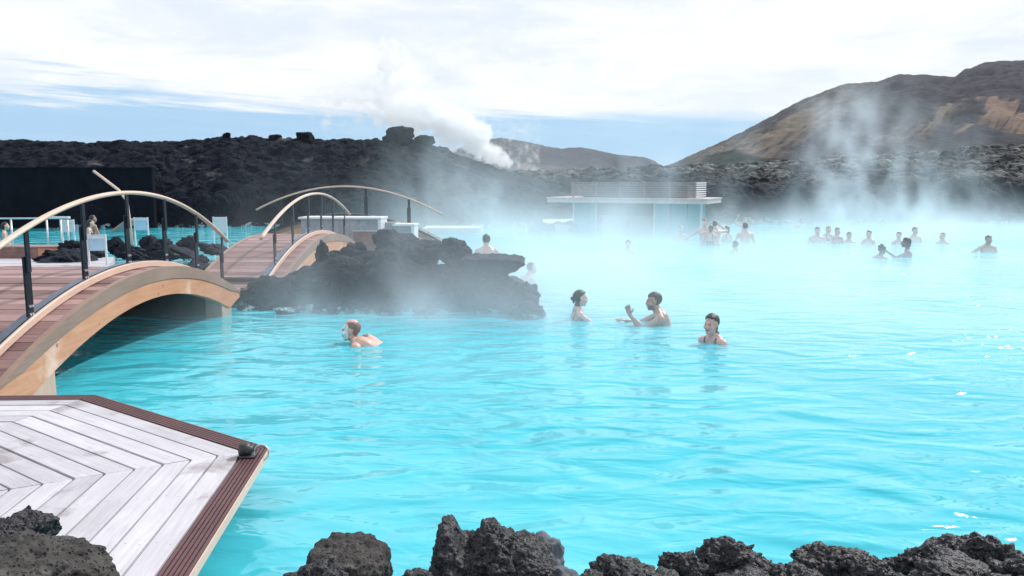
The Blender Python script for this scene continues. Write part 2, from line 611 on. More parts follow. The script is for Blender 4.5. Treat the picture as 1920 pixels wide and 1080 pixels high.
def field_h(x, y):
    crest = np.interp(x * 74 / np.maximum(y, 38), fx, fz)
    sh = 39.6 + 0.12 * np.maximum(x - 12, 0) * 0.4 + 0.6 * np.sin(x * 0.35) + 0.4 * np.sin(x * 0.9 + 2)
    face = sstep(y, sh - 0.4, sh + 3.0)
    low = np.minimum(crest * 0.46, 2.0)
    up = low * face + (crest - low) * np.clip((y - sh - 2.5) / (74 - sh - 2.5), 0, 1)
    return -0.8 * (1 - sstep(y, sh - 0.6, sh + 0.6)) + up - 0.02 * np.maximum(y - 76, 0)


lava_sheet('lava_field', -9, 80, 37.5, 105, 900, 400, field_h, M['field'], 0.62, 1.05, 9.0)

# near bank under the photographer
def bank_h(x, y):
    return np.where(y < 3.0, 0.12, 0.12) - 0.9 * sstep(y, 2.5, 3.7) + 0.25 * sstep(-y, -1.8, 0.5)


lava_sheet('shore', -9, 9, -3.5, 4.2, 300, 130, bank_h, M['rock'], 0.10, 0.35, 2.0)

# mountain and far hills
def silhouette_hill(name, pts, Y0, Y1, material, nu, nv, namp, seed, cover):
    px = np.array([a for a, _ in pts], float)
    py = np.array([c for _, c in pts], float)
    uu = np.linspace(px[0], px[-1], nu)
    top = np.interp(uu, px, py)
    vv = np.linspace(0, 1.35, nv)
    xs = (uu - 960) / F / _c
    zt = (340.0 - top) / F * 1.0
    P = np.zeros((nu, nv, 3))
    for j, t_ in enumerate(vv):
        Y = Y0 + (Y1 - Y0) * t_
        ramp = (min(t_, 1.0)) ** 0.8
        zf = zt * Y1 * ramp * (1 if t_ <= 1 else 1 - (t_ - 1) * 0.8)
        P[:, j, 0] = xs * Y
        P[:, j, 1] = Y
        P[:, j, 2] = CAM_H * min(1, t_ * 3) + zf - (1 - min(1, t_ * 6)) * 14
    q = P.reshape(-1, 3)
    k = np.clip(q[:, 2] / (0.15 * zt.max() * Y1), 0, 1)
    tt = np.tile(vv, nu)
    env = np.sin(np.clip(tt, 0, 1) * math.pi) * 0.9 + 0.10
    sc = (Y1 - Y0) * 0.16
    qq = q / sc * np.array((1.0, 0.6, 1.0)) + seed
    rid = 1 - np.abs(fbm(qq, 5)) * 1.6
    fine = fbm(q / (sc * 0.16) + seed, 4)
    upx = np.repeat(uu, nv)
    tpy = np.repeat(340 - top, nv)
    ap = 340 - tpy * np.clip(tt, 0, 1) ** 0.8 * 1.0
    ap = 340 - (q[:, 2] - CAM_H) / q[:, 1] * F
    q[:, 2] += (rid - 0.55) * namp * env * k + fine * namp * 0.10 * k
    me = np_mesh(name, q, grid_faces(nu, nv))
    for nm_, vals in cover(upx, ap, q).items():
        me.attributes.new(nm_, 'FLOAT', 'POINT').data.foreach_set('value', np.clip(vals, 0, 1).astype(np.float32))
    return tag(obj(name, me, material), kind='structure')


def gs(u, v, cu, cv, ru, rv, rot=0.0):
    a = (u - cu) * math.cos(rot) + (v - cv) * math.sin(rot)
    c_ = -(u - cu) * math.sin(rot) + (v - cv) * math.cos(rot)
    return np.exp(-(a / ru) ** 2 - (c_ / rv) ** 2)


def mountain_cover(u, v, q):
    # streaks run down the slope; u, v: bearing and height as read from the photograph's scale
    st_ = fbm(np.stack([(u * .86 - v * .5) / 120, (u * .5 + v * .86) / 9, v * 0], 1), 4)
    grass = .95 * gs(u, v, 1450, 258, 190, 34, -.50) + .45 * gs(u, v, 1640, 255, 130, 30, -.3) + .5 * gs(u, v, 1745, 225, 60, 14, -.7) + .35 * gs(u, v, 1300, 300, 60, 14, -.4)  # tan grass, which also paints the lit front slope into the colour
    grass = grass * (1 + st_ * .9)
    scree = gs(u, v, 1870, 222, 52, 20, .1) + .8 * gs(u, v, 1785, 248, 34, 9, -.5) + .5 * gs(u, v, 1840, 207, 40, 8, .25)
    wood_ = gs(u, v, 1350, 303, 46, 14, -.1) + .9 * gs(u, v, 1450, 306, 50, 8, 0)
    return {'grass': grass, 'scree': scree * (1 + st_ * 1.1), 'wood': wood_}


def hills_cover(u, v, q):
    st_ = fbm(np.stack([u / 50, v / 5, v * 0], 1), 4)
    return {'grass': .6 * gs(u, v, 1000, 312, 130, 14, .05) * (1 + st_), 'scree': u * 0, 'wood': u * 0}


mtn = [(1180, 336), (1215, 324), (1240, 317), (1275, 304), (1329, 277), (1382, 251), (1438, 220), (1465, 204), (1488, 191), (1512, 183), (1538, 173), (1573, 161), (1622, 158), (1640, 151), (1661, 146), (1710, 148), (1761, 150), (1778, 139), (1793, 134), (1815, 126), (1835, 123), (1906, 120), (1990, 119), (2100, 128), (2250, 150), (2500, 215)]
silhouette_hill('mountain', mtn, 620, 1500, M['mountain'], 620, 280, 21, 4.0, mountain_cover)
hl = [(560, 340), (700, 320), (800, 300), (860, 281), (905, 264), (940, 261), (970, 265), (1010, 272), (1050, 280), (1085, 278), (1110, 282), (1150, 291), (1200, 296), (1222, 303), (1234, 314), (1262, 322), (1330, 336)]
silhouette_hill('hills', hl, 1900, 3300, M['hills'], 260, 90, 30, 12.0, hills_cover)

# ------------------------------------------------------------------ rocks
_ico = {}


def ico(sub):
    if sub not in _ico:
        bm = bmesh.new()
        bmesh.ops.create_icosphere(bm, subdivisions=sub, radius=1.0)
        v = np.array([x.co[:] for x in bm.verts])
        f = np.array([[x.index for x in fc.verts] for fc in bm.faces])
        bm.free()
        _ico[sub] = (v, f)
    return _ico[sub]


def rock_mesh(name, size, seed, sub=5, cuts=7, lump=0.30, lump_sc=0.38, rough=0.12, twist=0.25, box=0):
    """faceted boulder: a sphere cut by random planes, then clinker lumps and grain; size = half extents"""
    d, f = ico(sub)
    rs = np.random.RandomState(seed)
    r = np.full(len(d), 1.0)
    for _ in range(cuts):
        nrm = rs.normal(size=3)
        nrm /= np.linalg.norm(nrm)
        h = rs.uniform(0.55, 0.85)
        c = d @ nrm
        r = np.minimum(r, np.where(c > 0.05, h / np.maximum(c, 0.05), 9))
    if box:
        r = np.minimum(r * 1.25, (np.abs(d) ** box).sum(1) ** (-1 / box))
    r = r * (1 + twist * fbm(d * 1.1 + seed * 3.7, 3))
    p = d * r[:, None]
    sz = np.array(size)
    q = p * sz / np.mean(sz)
    knob = lambda w_: np.sqrt(np.clip(1 - (w_ / .88) ** 2, 0, 1)) - .62
    l1 = knob(worley(q / lump_sc + seed * 1.3)) * lump
    l2 = knob(worley(q / (lump_sc * 0.42) + seed * 2.1)) * lump * 0.5
    l2 += knob(worley(q / (lump_sc * 0.17) + seed * 1.7)) * lump * 0.22
    g_ = fbm(q * 2.4 + seed, 5, 2.1, 0.6) * rough
    p = p + d * (l1 + l2 + g_)[:, None]
    return np_mesh(name, p * sz, f)


def rock(px, py, Y, wpx, hpx, seed, label, material='rock', group=None, depth=1.0, sub=5, rz=0.0, name='lava_rock', **kw):
    c = onY(px, py, Y)
    k = Y / F * 1.02
    hw, hh_ = wpx * k / 2, hpx * k / 2
    me = rock_mesh(name, (hw, hw * depth, hh_), seed, sub, **kw)
    o = obj(name, me, M[material])
    o.location = c
    o.rotation_euler = (0, 0, rz)
    return tag(o, label, 'rock', group)


GF = 'lava rocks along the near shore'
# rocks at the photographer's feet
rock(28, 1018, 2.55, 136, 124, 11, 'dark rounded lava rock lying on top of the lichened brown boulder by the planks', 'rock', GF, 1.0, 6, lump=.2)
rock(44, 1104, 2.35, 300, 190, 12, 'large brown boulder speckled with lichen at the corner of the plank jetty', 'rock_brown', GF, 0.9, 6, lump=.13, rough=.10, cuts=0, twist=.12)
rock(655, 1085, 3.25, 150, 150, 21, 'smooth flat-topped grey brown boulder beside the twin-peaked lava rock', 'rock_brown', GF, 0.9, 6, lump=.05, rough=.08, cuts=2, twist=.10, box=4.0)
rock(590, 1088, 3.05, 110, 84, 22, 'low knobbly lava rock at the foot of the smooth flat-topped boulder', 'rock', GF, 0.9, 5)
rock(1022, 1052, 3.55, 84, 105, 26, 'smooth pale blue grey lava slab leaning behind the twin-peaked lava rock', 'rock_grey', GF, 0.8, 5, lump=.08, rough=.06, rz=.5)
rock(1050, 1092, 3.4, 70, 60, 28, 'small pale grey wedge of lava below the leaning grey slab', 'rock_grey', GF, 0.8, 4, lump=.1)
rock(780, 1090, 3.0, 60, 40, 23, 'tiny lava lump between the smooth boulder and the twin-peaked rock', 'rock', GF, 0.9, 4)


def craggy():
    """the twin-peaked clinker rock: one surface with two horns"""
    d, f = ico(7)
    sup = (np.abs(d) ** 5.0).sum(1) ** (-1 / 5.0)
    p = d * sup[:, None] * np.array((0.250, 0.17, 0.150))
    x, y = p[:, 0] + .012 * fbm(p * 9, 2), p[:, 1]
    top = sstep(p[:, 2], .06, .14) * np.exp(-(y / .12) ** 4)
    horn = 0.105 * np.exp(-np.abs((x + 0.185) / 0.052) ** 3) + 0.082 * np.exp(-np.abs((x + 0.012) / 0.056) ** 3) + .03 * np.exp(-((x - .10) / .06) ** 2) - .03 * np.exp(-((x + .105) / .035) ** 2) - .05 * sstep(x, .10, .25)
    p[:, 2] += horn * top
    q = p / 0.055
    knob = lambda w_: np.sqrt(np.clip(1 - (w_ / .88) ** 2, 0, 1)) - .62
    l = knob(worley(q + 4)) * 0.040 + knob(worley(q * 2.2 + 8)) * 0.024 + knob(worley(q * 5 + 3)) * 0.010 + fbm(q * 0.8 + 2, 5, 2.1, .6) * 0.012
    p = p + d * l[:, None]
    o = obj('lava_rock', np_mesh('lava_rock', p, f), M['rock'])
    o.location = onY(922, 1084, 3.3)
    tag(o, 'craggy black lava rock with two horned peaks standing at the water edge', 'rock', GF)


craggy()
RR = [(1165, 1084, 3.2, 130, 60, 31, 'low black clinker rock right of the leaning pale grey slab'),
      (1290, 1066, 3.3, 90, 70, 32, 'knobbly lava rock at the left end of the low clinker row'),
      (1360, 1062, 3.35, 120, 92, 33, 'tallest pointed lump of the low clinker row'),
      (1440, 1084, 3.25, 110, 66, 34, 'squat clinker rock in the dip between two pointed lumps'),
      (1560, 1074, 3.35, 130, 88, 35, 'peaked black clinker rock left of the gap before the big right-hand heap'),
      (1630, 1082, 3.2, 84, 60, 36, 'small clinker rock beside the narrow gap of water'),
      (1715, 1072, 3.3, 118, 110, 37, 'blocky black lava rock at the water side of the big right-hand heap'),
      (1790, 1064, 3.4, 120, 90, 38, 'rough lava rock with a notched top in the big right-hand heap'),
      (1870, 1060, 3.35, 150, 100, 39, 'broad mottled lava rock in the bottom right corner'),
      (1800, 1088, 3.0, 170, 80, 40, 'front lava rock at the foot of the big right-hand heap'),
      (1925, 1086, 2.95, 140, 90, 41, 'lava rock cut by the frame edge under the broad mottled one')]
for a in RR:
    rock(*a[:6], a[6], 'rock', GF, 0.9, 6, lump=.34, lump_sc=.34, rough=.16)

for n_, (a, c_, wp, hp_, lb) in enumerate([(1235, 1090, 80, 44, 'small clinker lump filling the gap left of the low clinker row'), (1495, 1084, 90, 60, 'clinker lump between the squat rock and the peaked rock'),
                                           (1395, 1092, 100, 50, 'flat clinker lump at the foot of the tallest pointed one'), (1672, 1092, 70, 40, 'half-hidden clinker lump before the narrow gap of water'),
                                           (1110, 1094, 80, 34, 'low clinker lump right below the leaning pale grey slab')]):
    rock(a, c_, 3.15, wp, hp_, 71 + n_, lb, 'rock', GF, 0.9, 5, lump=.30, lump_sc=.34, rough=.16)

# library of rocks for the heaps
lib = [rock_mesh('lava_rock', (1, random.uniform(.75, 1.05), random.uniform(.6, .95)), 100 + i, 5, lump=.26, lump_sc=.42, rough=.15) for i in range(10)]
for me in lib:
    me.materials.append(M['rock_mid'])


def heap_rock(c, r, label, group, sq=1.0):
    o = bpy.data.objects.new('lava_rock', random.choice(lib))
    C.objects.link(o)
    o.location = c
    o.scale = (r * random.uniform(.85, 1.2), r, r * sq * random.uniform(.8, 1.15))
    o.rotation_euler = (random.uniform(-.4, .4), random.uniform(-.4, .4), random.uniform(0, 6.28))
    return tag(o, label, 'rock', group)


# lava mound between bridge and swimmers
def bx3(x, xs, zs): return np.interp(x, xs, zs)


mxs = np.array([-5.6, -5.0, -4.55, -4.2, -3.6, -3.1, -2.6, -2.2, -1.7, -1.3, -.9, -.3, .1, .45, .8])
mzs = np.array([-.3, .20, .30, .42, .60, .78, .84, .96, .86, .66, .62, .50, .35, .05, -.7])


def mound_h(x, y):
    cy = 13.75 - 0.06 * (x + 2)
    top = bx3(x, mxs, mzs)
    wdt = 1.15
    k = np.exp(-np.abs((y - cy) / wdt) ** 2.6)
    return -0.8 + (top + 0.75) * k


lava_sheet('lava_mound', -6.2, 1.4, 11.4, 16.2, 420, 260, mound_h, M['rock_mid'], 0.13, 0.34, 14.0)
GM = 'dark lava rocks heaped on the mound beside the bridge'
for i in range(64):
    x = random.uniform(-4.5, .25)
    cy = 13.75 - 0.06 * (x + 2)
    y = random.uniform(12.5, 14.2)
    z = float(mound_h(np.array([x]), np.array([y]))[0])
    if z < -.15: z = -.05
    heap_rock((x, y, z + .02), random.uniform(.09, .24), 'dark lava rock jumbled in the heap of the mound beside the footbridge', GM, .9)
# the shapes that make its outline
c = onY(850, 474, 13.6)
rock(850, 474, 13.6, 60, 50, 52, 'rounded upright boulder on top of the lava mound', 'rock_mid', GM, 0.9, 5, lump=.12)
rock(735, 466, 13.9, 90, 62, 53, 'peaked dark rock on the mound in front of the grey cabinets', 'rock_mid', GM, 0.9, 5, lump=.14)
rock(790, 478, 13.8, 110, 54, 58, 'sloping dark rock right of the peaked one on the mound', 'rock_mid', GM, 0.9, 5, lump=.14)
rock(602, 476, 14.1, 26, 44, 54, 'thin lava spike sticking up from the mound before the second footbridge', 'rock_mid', GM, 0.8, 5, lump=.2)
rock(662, 478, 14.0, 50, 40, 56, 'small knobbly rock below the brown cabinet door', 'rock_mid', GM, 0.9, 5)
rock(985, 555, 12.6, 50, 66, 55, 'rounded rock at the water end of the mound under the flat ledge', 'rock_mid', GM, 1.0, 5, lump=.14)
rock(985, 588, 12.3, 66, 40, 57, 'low rock touching the water at the tip of the mound', 'rock_mid', GM, 1.0, 5)
rock(935, 560, 12.8, 90, 80, 59, 'bulky rock holding up the flat overhanging ledge', 'rock_mid', GM, 1.0, 5, lump=.14)


def ledge():
    out = [(858, 492), (880, 486), (920, 487), (960, 488), (974, 490), (982, 497), (968, 508), (948, 520), (915, 522), (870, 515)]
    a = np.array([onY(x, y, 12.75) for x, y in out])
    c_ = np.array([onY(x, y, 12.75) for x, y in out]) + np.array((0.05, 0.85, 0.02))
    bm = bmesh.new()
    va = [bm.verts.new(p) for p in a]
    vb = [bm.verts.new(p) for p in c_]
    n = len(va)
    bm.faces.new(va)
    bm.faces.new(vb[::-1])
    for i in range(n):
        bm.faces.new((va[i], vb[i], vb[(i + 1) % n], va[(i + 1) % n]))
    bmesh.ops.triangulate(bm, faces=bm.faces)
    for _ in range(4):
        bmesh.ops.subdivide_edges(bm, edges=[e for e in bm.edges if e.calc_length() > .05], cuts=1, use_grid_fill=True)
        bmesh.ops.triangulate(bm, faces=bm.faces)
    bmesh.ops.recalc_face_normals(bm, faces=bm.faces)
    bm.normal_update()
    P = np.array([v.co[:] for v in bm.verts])
    N = np.array([v.normal[:] for v in bm.verts])
    dsp = (0.5 - worley(P / .16)) * .05 + fbm(P / .1, 4) * .02
    P = P + N * dsp[:, None]
    for v, q in zip(bm.verts, P):
        v.co = q
    me = bpy.data.meshes.new('lava_ledge')
    bm.to_mesh(me)
    bm.free()
    tag(obj('lava_ledge', me, M['rock_mid'], None, True), 'flat lava ledge jutting from the mound over the steaming water', 'rock', GM)


ledge()
# rows of rocks between the pools at the left
GL = 'lava rocks between the small pools behind the footbridge'
LL = [(85, 489, 18.6, 60, 22), (120, 482, 18.8, 60, 34), (150, 470, 19.2, 56, 44), (140, 486, 18.5, 70, 34), (95, 491, 18.2, 60, 18), (175, 478, 19.4, 50, 44), (215, 462, 20.4, 30, 30), (232, 470, 20.2, 40, 34), (262, 474, 20.0, 50, 34),
      (282, 462, 20.6, 34, 38), (300, 468, 20.3, 40, 40), (325, 470, 20.2, 38, 30), (350, 463, 20.8, 34, 40), (343, 474, 20.0, 60, 26), (395, 466, 21, 50, 20), (415, 466, 21.2, 36, 16), (375, 494, 16.6, 40, 40), (388, 502, 15.8, 40, 26), (365, 502, 16.2, 40, 20), (245, 480, 19.6, 60, 24), (300, 482, 19.5, 60, 22)]
for (a, c_, Y, wp, hp_) in LL:
    p_ = onY(a, c_, Y)
    o = heap_rock(p_, wp * Y / F / 2, 'dark lava rock in the row between the small pools behind the footbridge', GL, hp_ / wp)
# boulders that break the ridge skyline
GS = 'boulders on the skyline of the lava ridge'
for (a, c_, wp, hp_, sd_, lb) in [(750, 256, 44, 30, 61, 'big square lava block standing highest on the ridge skyline'), (795, 266, 34, 20, 62, 'rounded lava block just right of the highest square block'),
                              (572, 258, 26, 18, 63, 'small flat-topped lava block on the ridge skyline above the arched handrail'), (725, 262, 14, 14, 66, 'small lava lump just left of the highest square block'),
                              (516, 258, 20, 10, 64, 'low lava lump on the ridge skyline left of the small flat-topped block'), (425, 256, 12, 14, 65, 'narrow lava lump sticking up on the left part of the ridge skyline')]:
    rock(a, c_, 44, wp, hp_, sd_, lb, 'ridge', GS, 0.9, 5, lump=.22, cuts=3, twist=.2, box=3.6)

# silica bank left of the bar
g = MB()
pts = [onZ(x, y, .32) for x, y in [(1017, 405), (1080, 396), (1100, 402), (1092, 418), (1050, 423), (1018, 416)]]
pts2 = [p_ * np.array((1, 1, 0)) + np.array((0, 0, -.4)) for p_ in pts]
g.prism(pts2, pts)
tag(g.build('silica_bank', M['silica']), 'pale silica bank sloping into the water left of the swim-up bar', 'bank')
for i, (a, c_, wp) in enumerate([(1035, 428, 40), (1060, 424, 34), (1085, 430, 44), (1012, 432, 40)]):
    heap_rock(onY(a, c_, 33.5), wp * 33.5 / F / 2, 'dark rock in the steam before the pale silica bank', 'rocks before the silica bank', .8)

# ------------------------------------------------------------------ footbridges
def footbridge(label, origin, rz, L, z_top, curv, width, near_beam, posts, rail_h, rail_span, kerb_x=-.28, two_rails=False, post_len=None, near_cut=None):
    """local frame: y along the span, x to the right; right-hand beam face at x = 0"""
    root = thing('footbridge', label, 'footbridge', (origin[0], origin[1], 0), rz, 'arched timber footbridges over the lagoon')
    dz = lambda y: z_top - curv * y * y
    N = 48
    ys = np.linspace(-L, L, N)
    # beams: laminated timber below, faded fascia above, drawn from the side view
    for bx_, nm in ((0.0, 'beam'), (-width + .06, 'beam')):
        lo, up = MB(), MB()
        s1, s2 = [], []
        for y in ys:
            tp = dz(y)
            k = abs(y) / L
            mid = tp - .155 * (1 - .55 * k ** 3) * min(1, (1.02 - k) * 6 + .1)
            bot = max(mid - (.20 + .12 * k ** 2) * min(1, (1.02 - k) * 5 + .12), .02) if near_cut is None else max(mid - (.20 + .10 * k ** 2) * min(1, (1.02 - k) * 5 + .12), .02)
            s1.append([(bx_, y, mid), (bx_, y, bot), (bx_ - .11, y, bot), (bx_ - .11, y, mid)])
            s2.append([(bx_ + .012, y, tp + .012), (bx_ + .012, y, mid + .004), (bx_ - .06, y, mid + .004), (bx_ - .06, y, tp + .012)])
        lo.sweep(s1, .5)
        up.sweep(s2, .5)
        bo = lo.build('beam', M['beam'], root, False)
        up.build('fascia', M['fascia'], bo, False)
    # planks
    pl_ = MB()
    arc = np.linspace(-L + .02, L - .02, 400)
    dist = np.concatenate([[0], np.cumsum(np.hypot(np.diff(arc), np.diff(dz(arc))))])
    n_pl = int(dist[-1] / .145)
    yb = np.interp(np.linspace(0, dist[-1], n_pl + 1), dist, arc)
    for i in range(n_pl):
        a, c_ = yb[i] + .003, yb[i + 1] - .003
        rn = random.random()
        o_ = random.uniform(-.003, .003)
        za, zc = dz(a) + o_, dz(c_) + o_
        x0, x1 = -width + .0, -.064
        pl_.prism([(x0, a, za), (x1, a, za), (x1, c_, zc), (x0, c_, zc)], [(x0, a, za - .035), (x1, a, za - .035), (x1, c_, zc - .035), (x0, c_, zc - .035)], rn)
    pl_.build('deck', M['plank_red'], root, False)
    kz = .085
    for sx in ((kerb_x,) if not two_rails else (kerb_x, -width - kerb_x)):
        cap, plate = MB(), MB()
        s1, s2 = [], []
        for y in np.linspace(-L - .05, L + .05, N):
            z0 = dz(y)
            s1.append([(sx, y, z0 + kz), (sx + .036, y, z0 + kz), (sx + .036, y, z0 + .006), (sx, y, z0 + .006)])
            s2.append([(sx - .10, y, z0 + kz + .004), (sx - .006, y, z0 + kz + .010), (sx - .006, y, z0 + .006), (sx - .012, y, z0 + .006)])
        cap.sweep(s1, .4)
        plate.sweep(s2, .4)
        kb = cap.build('kerb', M['cap'], root, False, .006)
        plate.build('kerb_plate', M['steel_plate'], kb, False)
        hr = MB()
        s1 = []
        for y in np.linspace(rail_span[0], rail_span[1], 60):
            z0 = dz(y) + rail_h
            sl = -2 * curv * y
            nrm = np.array((-sl, 1)) / math.hypot(sl, 1)
            ring = []
            for k in range(8):
                an = k * math.pi / 4 + math.pi / 8
                a_, b_ = .038 * math.cos(an), .026 * math.sin(an)
                ring.append((sx + .01 + a_, y + b_ * nrm[0], z0 + b_ * nrm[1]))
            s1.append(ring)
        hr.sweep(s1, .5)
        hr.build('handrail', M['cap'], root, True)
        for y in posts:
            pm = MB()
            z0, z1 = dz(y) - .06, dz(y) + rail_h - .02
            zs_ = z0 + (z1 - z0) * .74
            x0, x1 = sx - .030, sx - .008
            pm.box(x0, x1, y - .052, y + .052, z0, zs_)
            pm.box(x0 + .024, x1 + .022, y - .036, y + .030, zs_ - .16, z1)
            po = pm.build('post', M['steel'], root, False, .003)
            for dzz in (.16, .24):
                for dy_ in (-.02, .02):
                    bm_ = MB()
                    bm_.tube([(x1 - .002, y + dy_, z0 + dzz), (x1 + .012, y + dy_, z0 + dzz)], .012, 8)
                    bm_.build('bolt', M['galv'], po, False)
    return root, dz


PB = [7.83 - 9.9, 8.9 - 9.9, 9.93 - 9.9, 11.0 - 9.9, 12.08 - 9.9, 13.1 - 9.9]
b1, dz1 = footbridge('long arched timber footbridge with orange beam in front by the plank jetty', (-4.5, 9.9), 0, 3.12, 1.0, .0728, 2.2, None, PB, .96, (-3.7, 3.42))


def pier(root, x0, x1, y0, y1, z0, z1, mt='pier'):
    m1 = MB()
    n = max(1, int(round((y1 - y0) / .55)))
    for i in range(n):
        m1.box(x0, x1, y0 + (y1 - y0) * i / n + .003, y0 + (y1 - y0) * (i + 1) / n - .003, z0, z1)
    return m1.build('pier', M[mt], root, False, .006)


pier(b1, -2.14, -.03, -3.2, -2.18, -1.25, .27)
pier(b1, -.28, -.02, 2.36, 2.78, -1.25, .34)
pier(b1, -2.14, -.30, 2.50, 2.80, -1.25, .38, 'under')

b2, dz2 = footbridge('steep arched timber footbridge standing on the lava mound in line with the front one', (-3.93, 17.1), R(-1.2), 3.35, .96, .056, 1.55, None, [-2.75, -1.62, -.5, .55, 1.6, 2.7], .88, (-3.55, 3.2))
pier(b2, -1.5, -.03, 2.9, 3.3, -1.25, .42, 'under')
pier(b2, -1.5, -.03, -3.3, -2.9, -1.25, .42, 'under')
b3, dz3 = footbridge('distant arched footbridge crossing sideways behind the grey cabinets', (-4.7, 23.6), R(90), 2.75, 1.12, .105, 1.3, None, [-1.8, -.6, .6, 1.8], .84, (-2.75, 2.5), kerb_x=-1.1)
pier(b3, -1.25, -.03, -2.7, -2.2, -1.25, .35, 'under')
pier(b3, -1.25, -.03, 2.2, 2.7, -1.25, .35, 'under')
# landing between the two bridges
g = MB()
for i in range(11):
    y = 12.98 + i * .145
    g.box(-6.4 + .1 * i, -4.62 + .06 * i, y + .003, y + .142, .28, .325 + random.uniform(-.003, .003))
tag(g.build('landing_deck', M['plank_red'], None, False), 'short red brown plank landing joining the two footbridges in line', 'deck')

# ------------------------------------------------------------------ plank jetty
ct = np.array((-4.27, 3.73))
V = [np.array(v) for v in [(-1.66, 5.25), (-3.54, 6.60), (-5.85, 6.52), (-7.11, 4.55)]]
V = V + [2 * ct - v for v in V]
V[7] = np.array((-1.44, 2.95))
ZJ = .30
jetty = thing('plank_jetty', 'pale grey plank jetty with mitred boards and dark ribbed border over the water', 'jetty', (ct[0], ct[1], 0))


def inset(dist):
    """polygon moved inwards by dist"""
    out = []
    n = len(V)
    for i in range(n):
        p0, p1, p2 = V[i - 1], V[i], V[(i + 1) % n]
        d1 = (p1 - p0) / np.linalg.norm(p1 - p0)
        d2 = (p2 - p1) / np.linalg.norm(p2 - p1)
        n1 = np.array((-d1[1], d1[0]))
        n2 = np.array((-d2[1], d2[0]))
        A = np.array((n1, n2))
        out.append(np.linalg.solve(A, np.array((n1 @ p1 + dist, n2 @ p1 + dist))))
    return out


sgn = 1


def loc3(p_, z): return (p_[0] - ct[0], p_[1] - ct[1], z)


# orientation test: inset(+) must shrink
if np.linalg.norm(inset(.1)[0] - ct) > np.linalg.norm(V[0] - ct):
    sgn = -1
nst = 6
for e in range(8):
    strip = MB()
    for k in range(nst):
        a0, a1 = inset(sgn * (.004 + k * .0245)), inset(sgn * (.004 + k * .0245 + .017))
        i, j = e, (e + 1) % 8
        q = [a0[i], a0[j], a1[j], a1[i]]
        strip.prism([loc3(x, ZJ - .05) for x in q], [loc3(x, ZJ) for x in q], .5)
    a0, a1 = inset(sgn * .002), inset(sgn * .154)
    q = [a0[e], a0[(e + 1) % 8], a1[(e + 1) % 8], a1[e]]
    strip.prism([loc3(x, ZJ - .055) for x in q], [loc3(x, ZJ - .009) for x in q], .15)
    strip.build('border_strip', M['strip'], jetty, False)
    fas = MB()
    a0, a1 = inset(sgn * -.005), inset(sgn * .002)
    q = [a0[e], a0[(e + 1) % 8], a1[(e + 1) % 8], a1[e]]
    fas.prism([loc3(x, ZJ - .055) for x in q], [loc3(x, ZJ - .004) for x in q], .5)
    fas.build('edge_board', M['cap'], jetty, False)
for e in range(8):
    # boards of one sector, in a frame turned so that the grain follows the board
    d1 = V[(e + 1) % 8] - V[e]
    ang = math.atan2(d1[1], d1[0])
    ca, sa = math.cos(-ang), math.sin(-ang)
    pm, nm_ = MB(), MB()
    rot = lambda q, z: ((q[0] - ct[0]) * ca - (q[1] - ct[1]) * sa, (q[0] - ct[0]) * sa + (q[1] - ct[1]) * ca, z)
    k = 0
    dd = .160
    while dd + .15 < 2.75:
        a0, a1 = inset(sgn * (dd + .0)), inset(sgn * (dd + .137))
        i, j = e, (e + 1) % 8
        q = [a0[i], a0[j], a1[j], a1[i]]
        u_ = (q[1] - q[0]) / np.linalg.norm(q[1] - q[0])
        gp_ = .0035
        q = [q[0] + u_ * gp_, q[1] - u_ * gp_, q[2] - u_ * gp_, q[3] + u_ * gp_]
        dzp = random.uniform(-.003, .002)
        pm.prism([rot(x, ZJ - .035) for x in q], [rot(x, ZJ + dzp) for x in q], random.random())
        ln = np.linalg.norm(q[1] - q[0])
        for fr in ([.05, .36, .66, .95] if ln > 1.2 else [.1, .9]):
            for off in (.03, .11):
                c_ = q[0] + u_ * ln * fr + (q[3] - q[0]) / np.linalg.norm(q[3] - q[0]) * off
                r3 = rot(c_, ZJ + dzp)
                nm_.tube([(r3[0], r3[1], r3[2] - .004), (r3[0], r3[1], r3[2] + .0015)], .0048, 6)
        dd += .152
    po = pm.build('planking', M['plank_grey'], jetty, False, .002)
    po.rotation_euler = (0, 0, ang)
    no = nm_.build('nail', M['galv'], po, False)
    no['kind'] = 'stuff'
g = MB()
g.prism([loc3(x, -1.25) for x in inset(sgn * .5)], [loc3(x, ZJ - .06) for x in inset(sgn * .14)], .2)
g.build('substructure', M['under'], jetty, False)

# mooring fitting on the jetty corner
fit = thing('mooring_fitting', 'small dark mooring fitting with a ring at the jetty corner', 'mooring fitting', (-1.745, 5.07, ZJ))
g = MB()
g.box(-.055, .055, -.05, .05, 0, .012)
g.tube([(-.02, 0, .01), (-.018, 0, .05), (-.02, 0, .085)], [.040, .046, .034], 12)
g.tube([(.0, -.035, .03), (.02, .04, .06)], .026, 10)
g.build('cleat', M['rubber'], fit, True)
g = MB()
g.tube([(.085 + .05 * math.cos(a), .01 + .012 * math.sin(a), .02 + .05 * math.sin(a)) for a in np.linspace(0, 2 * math.pi, 20)], .006, 6)
g.build('ring', M['galv'], fit, True)

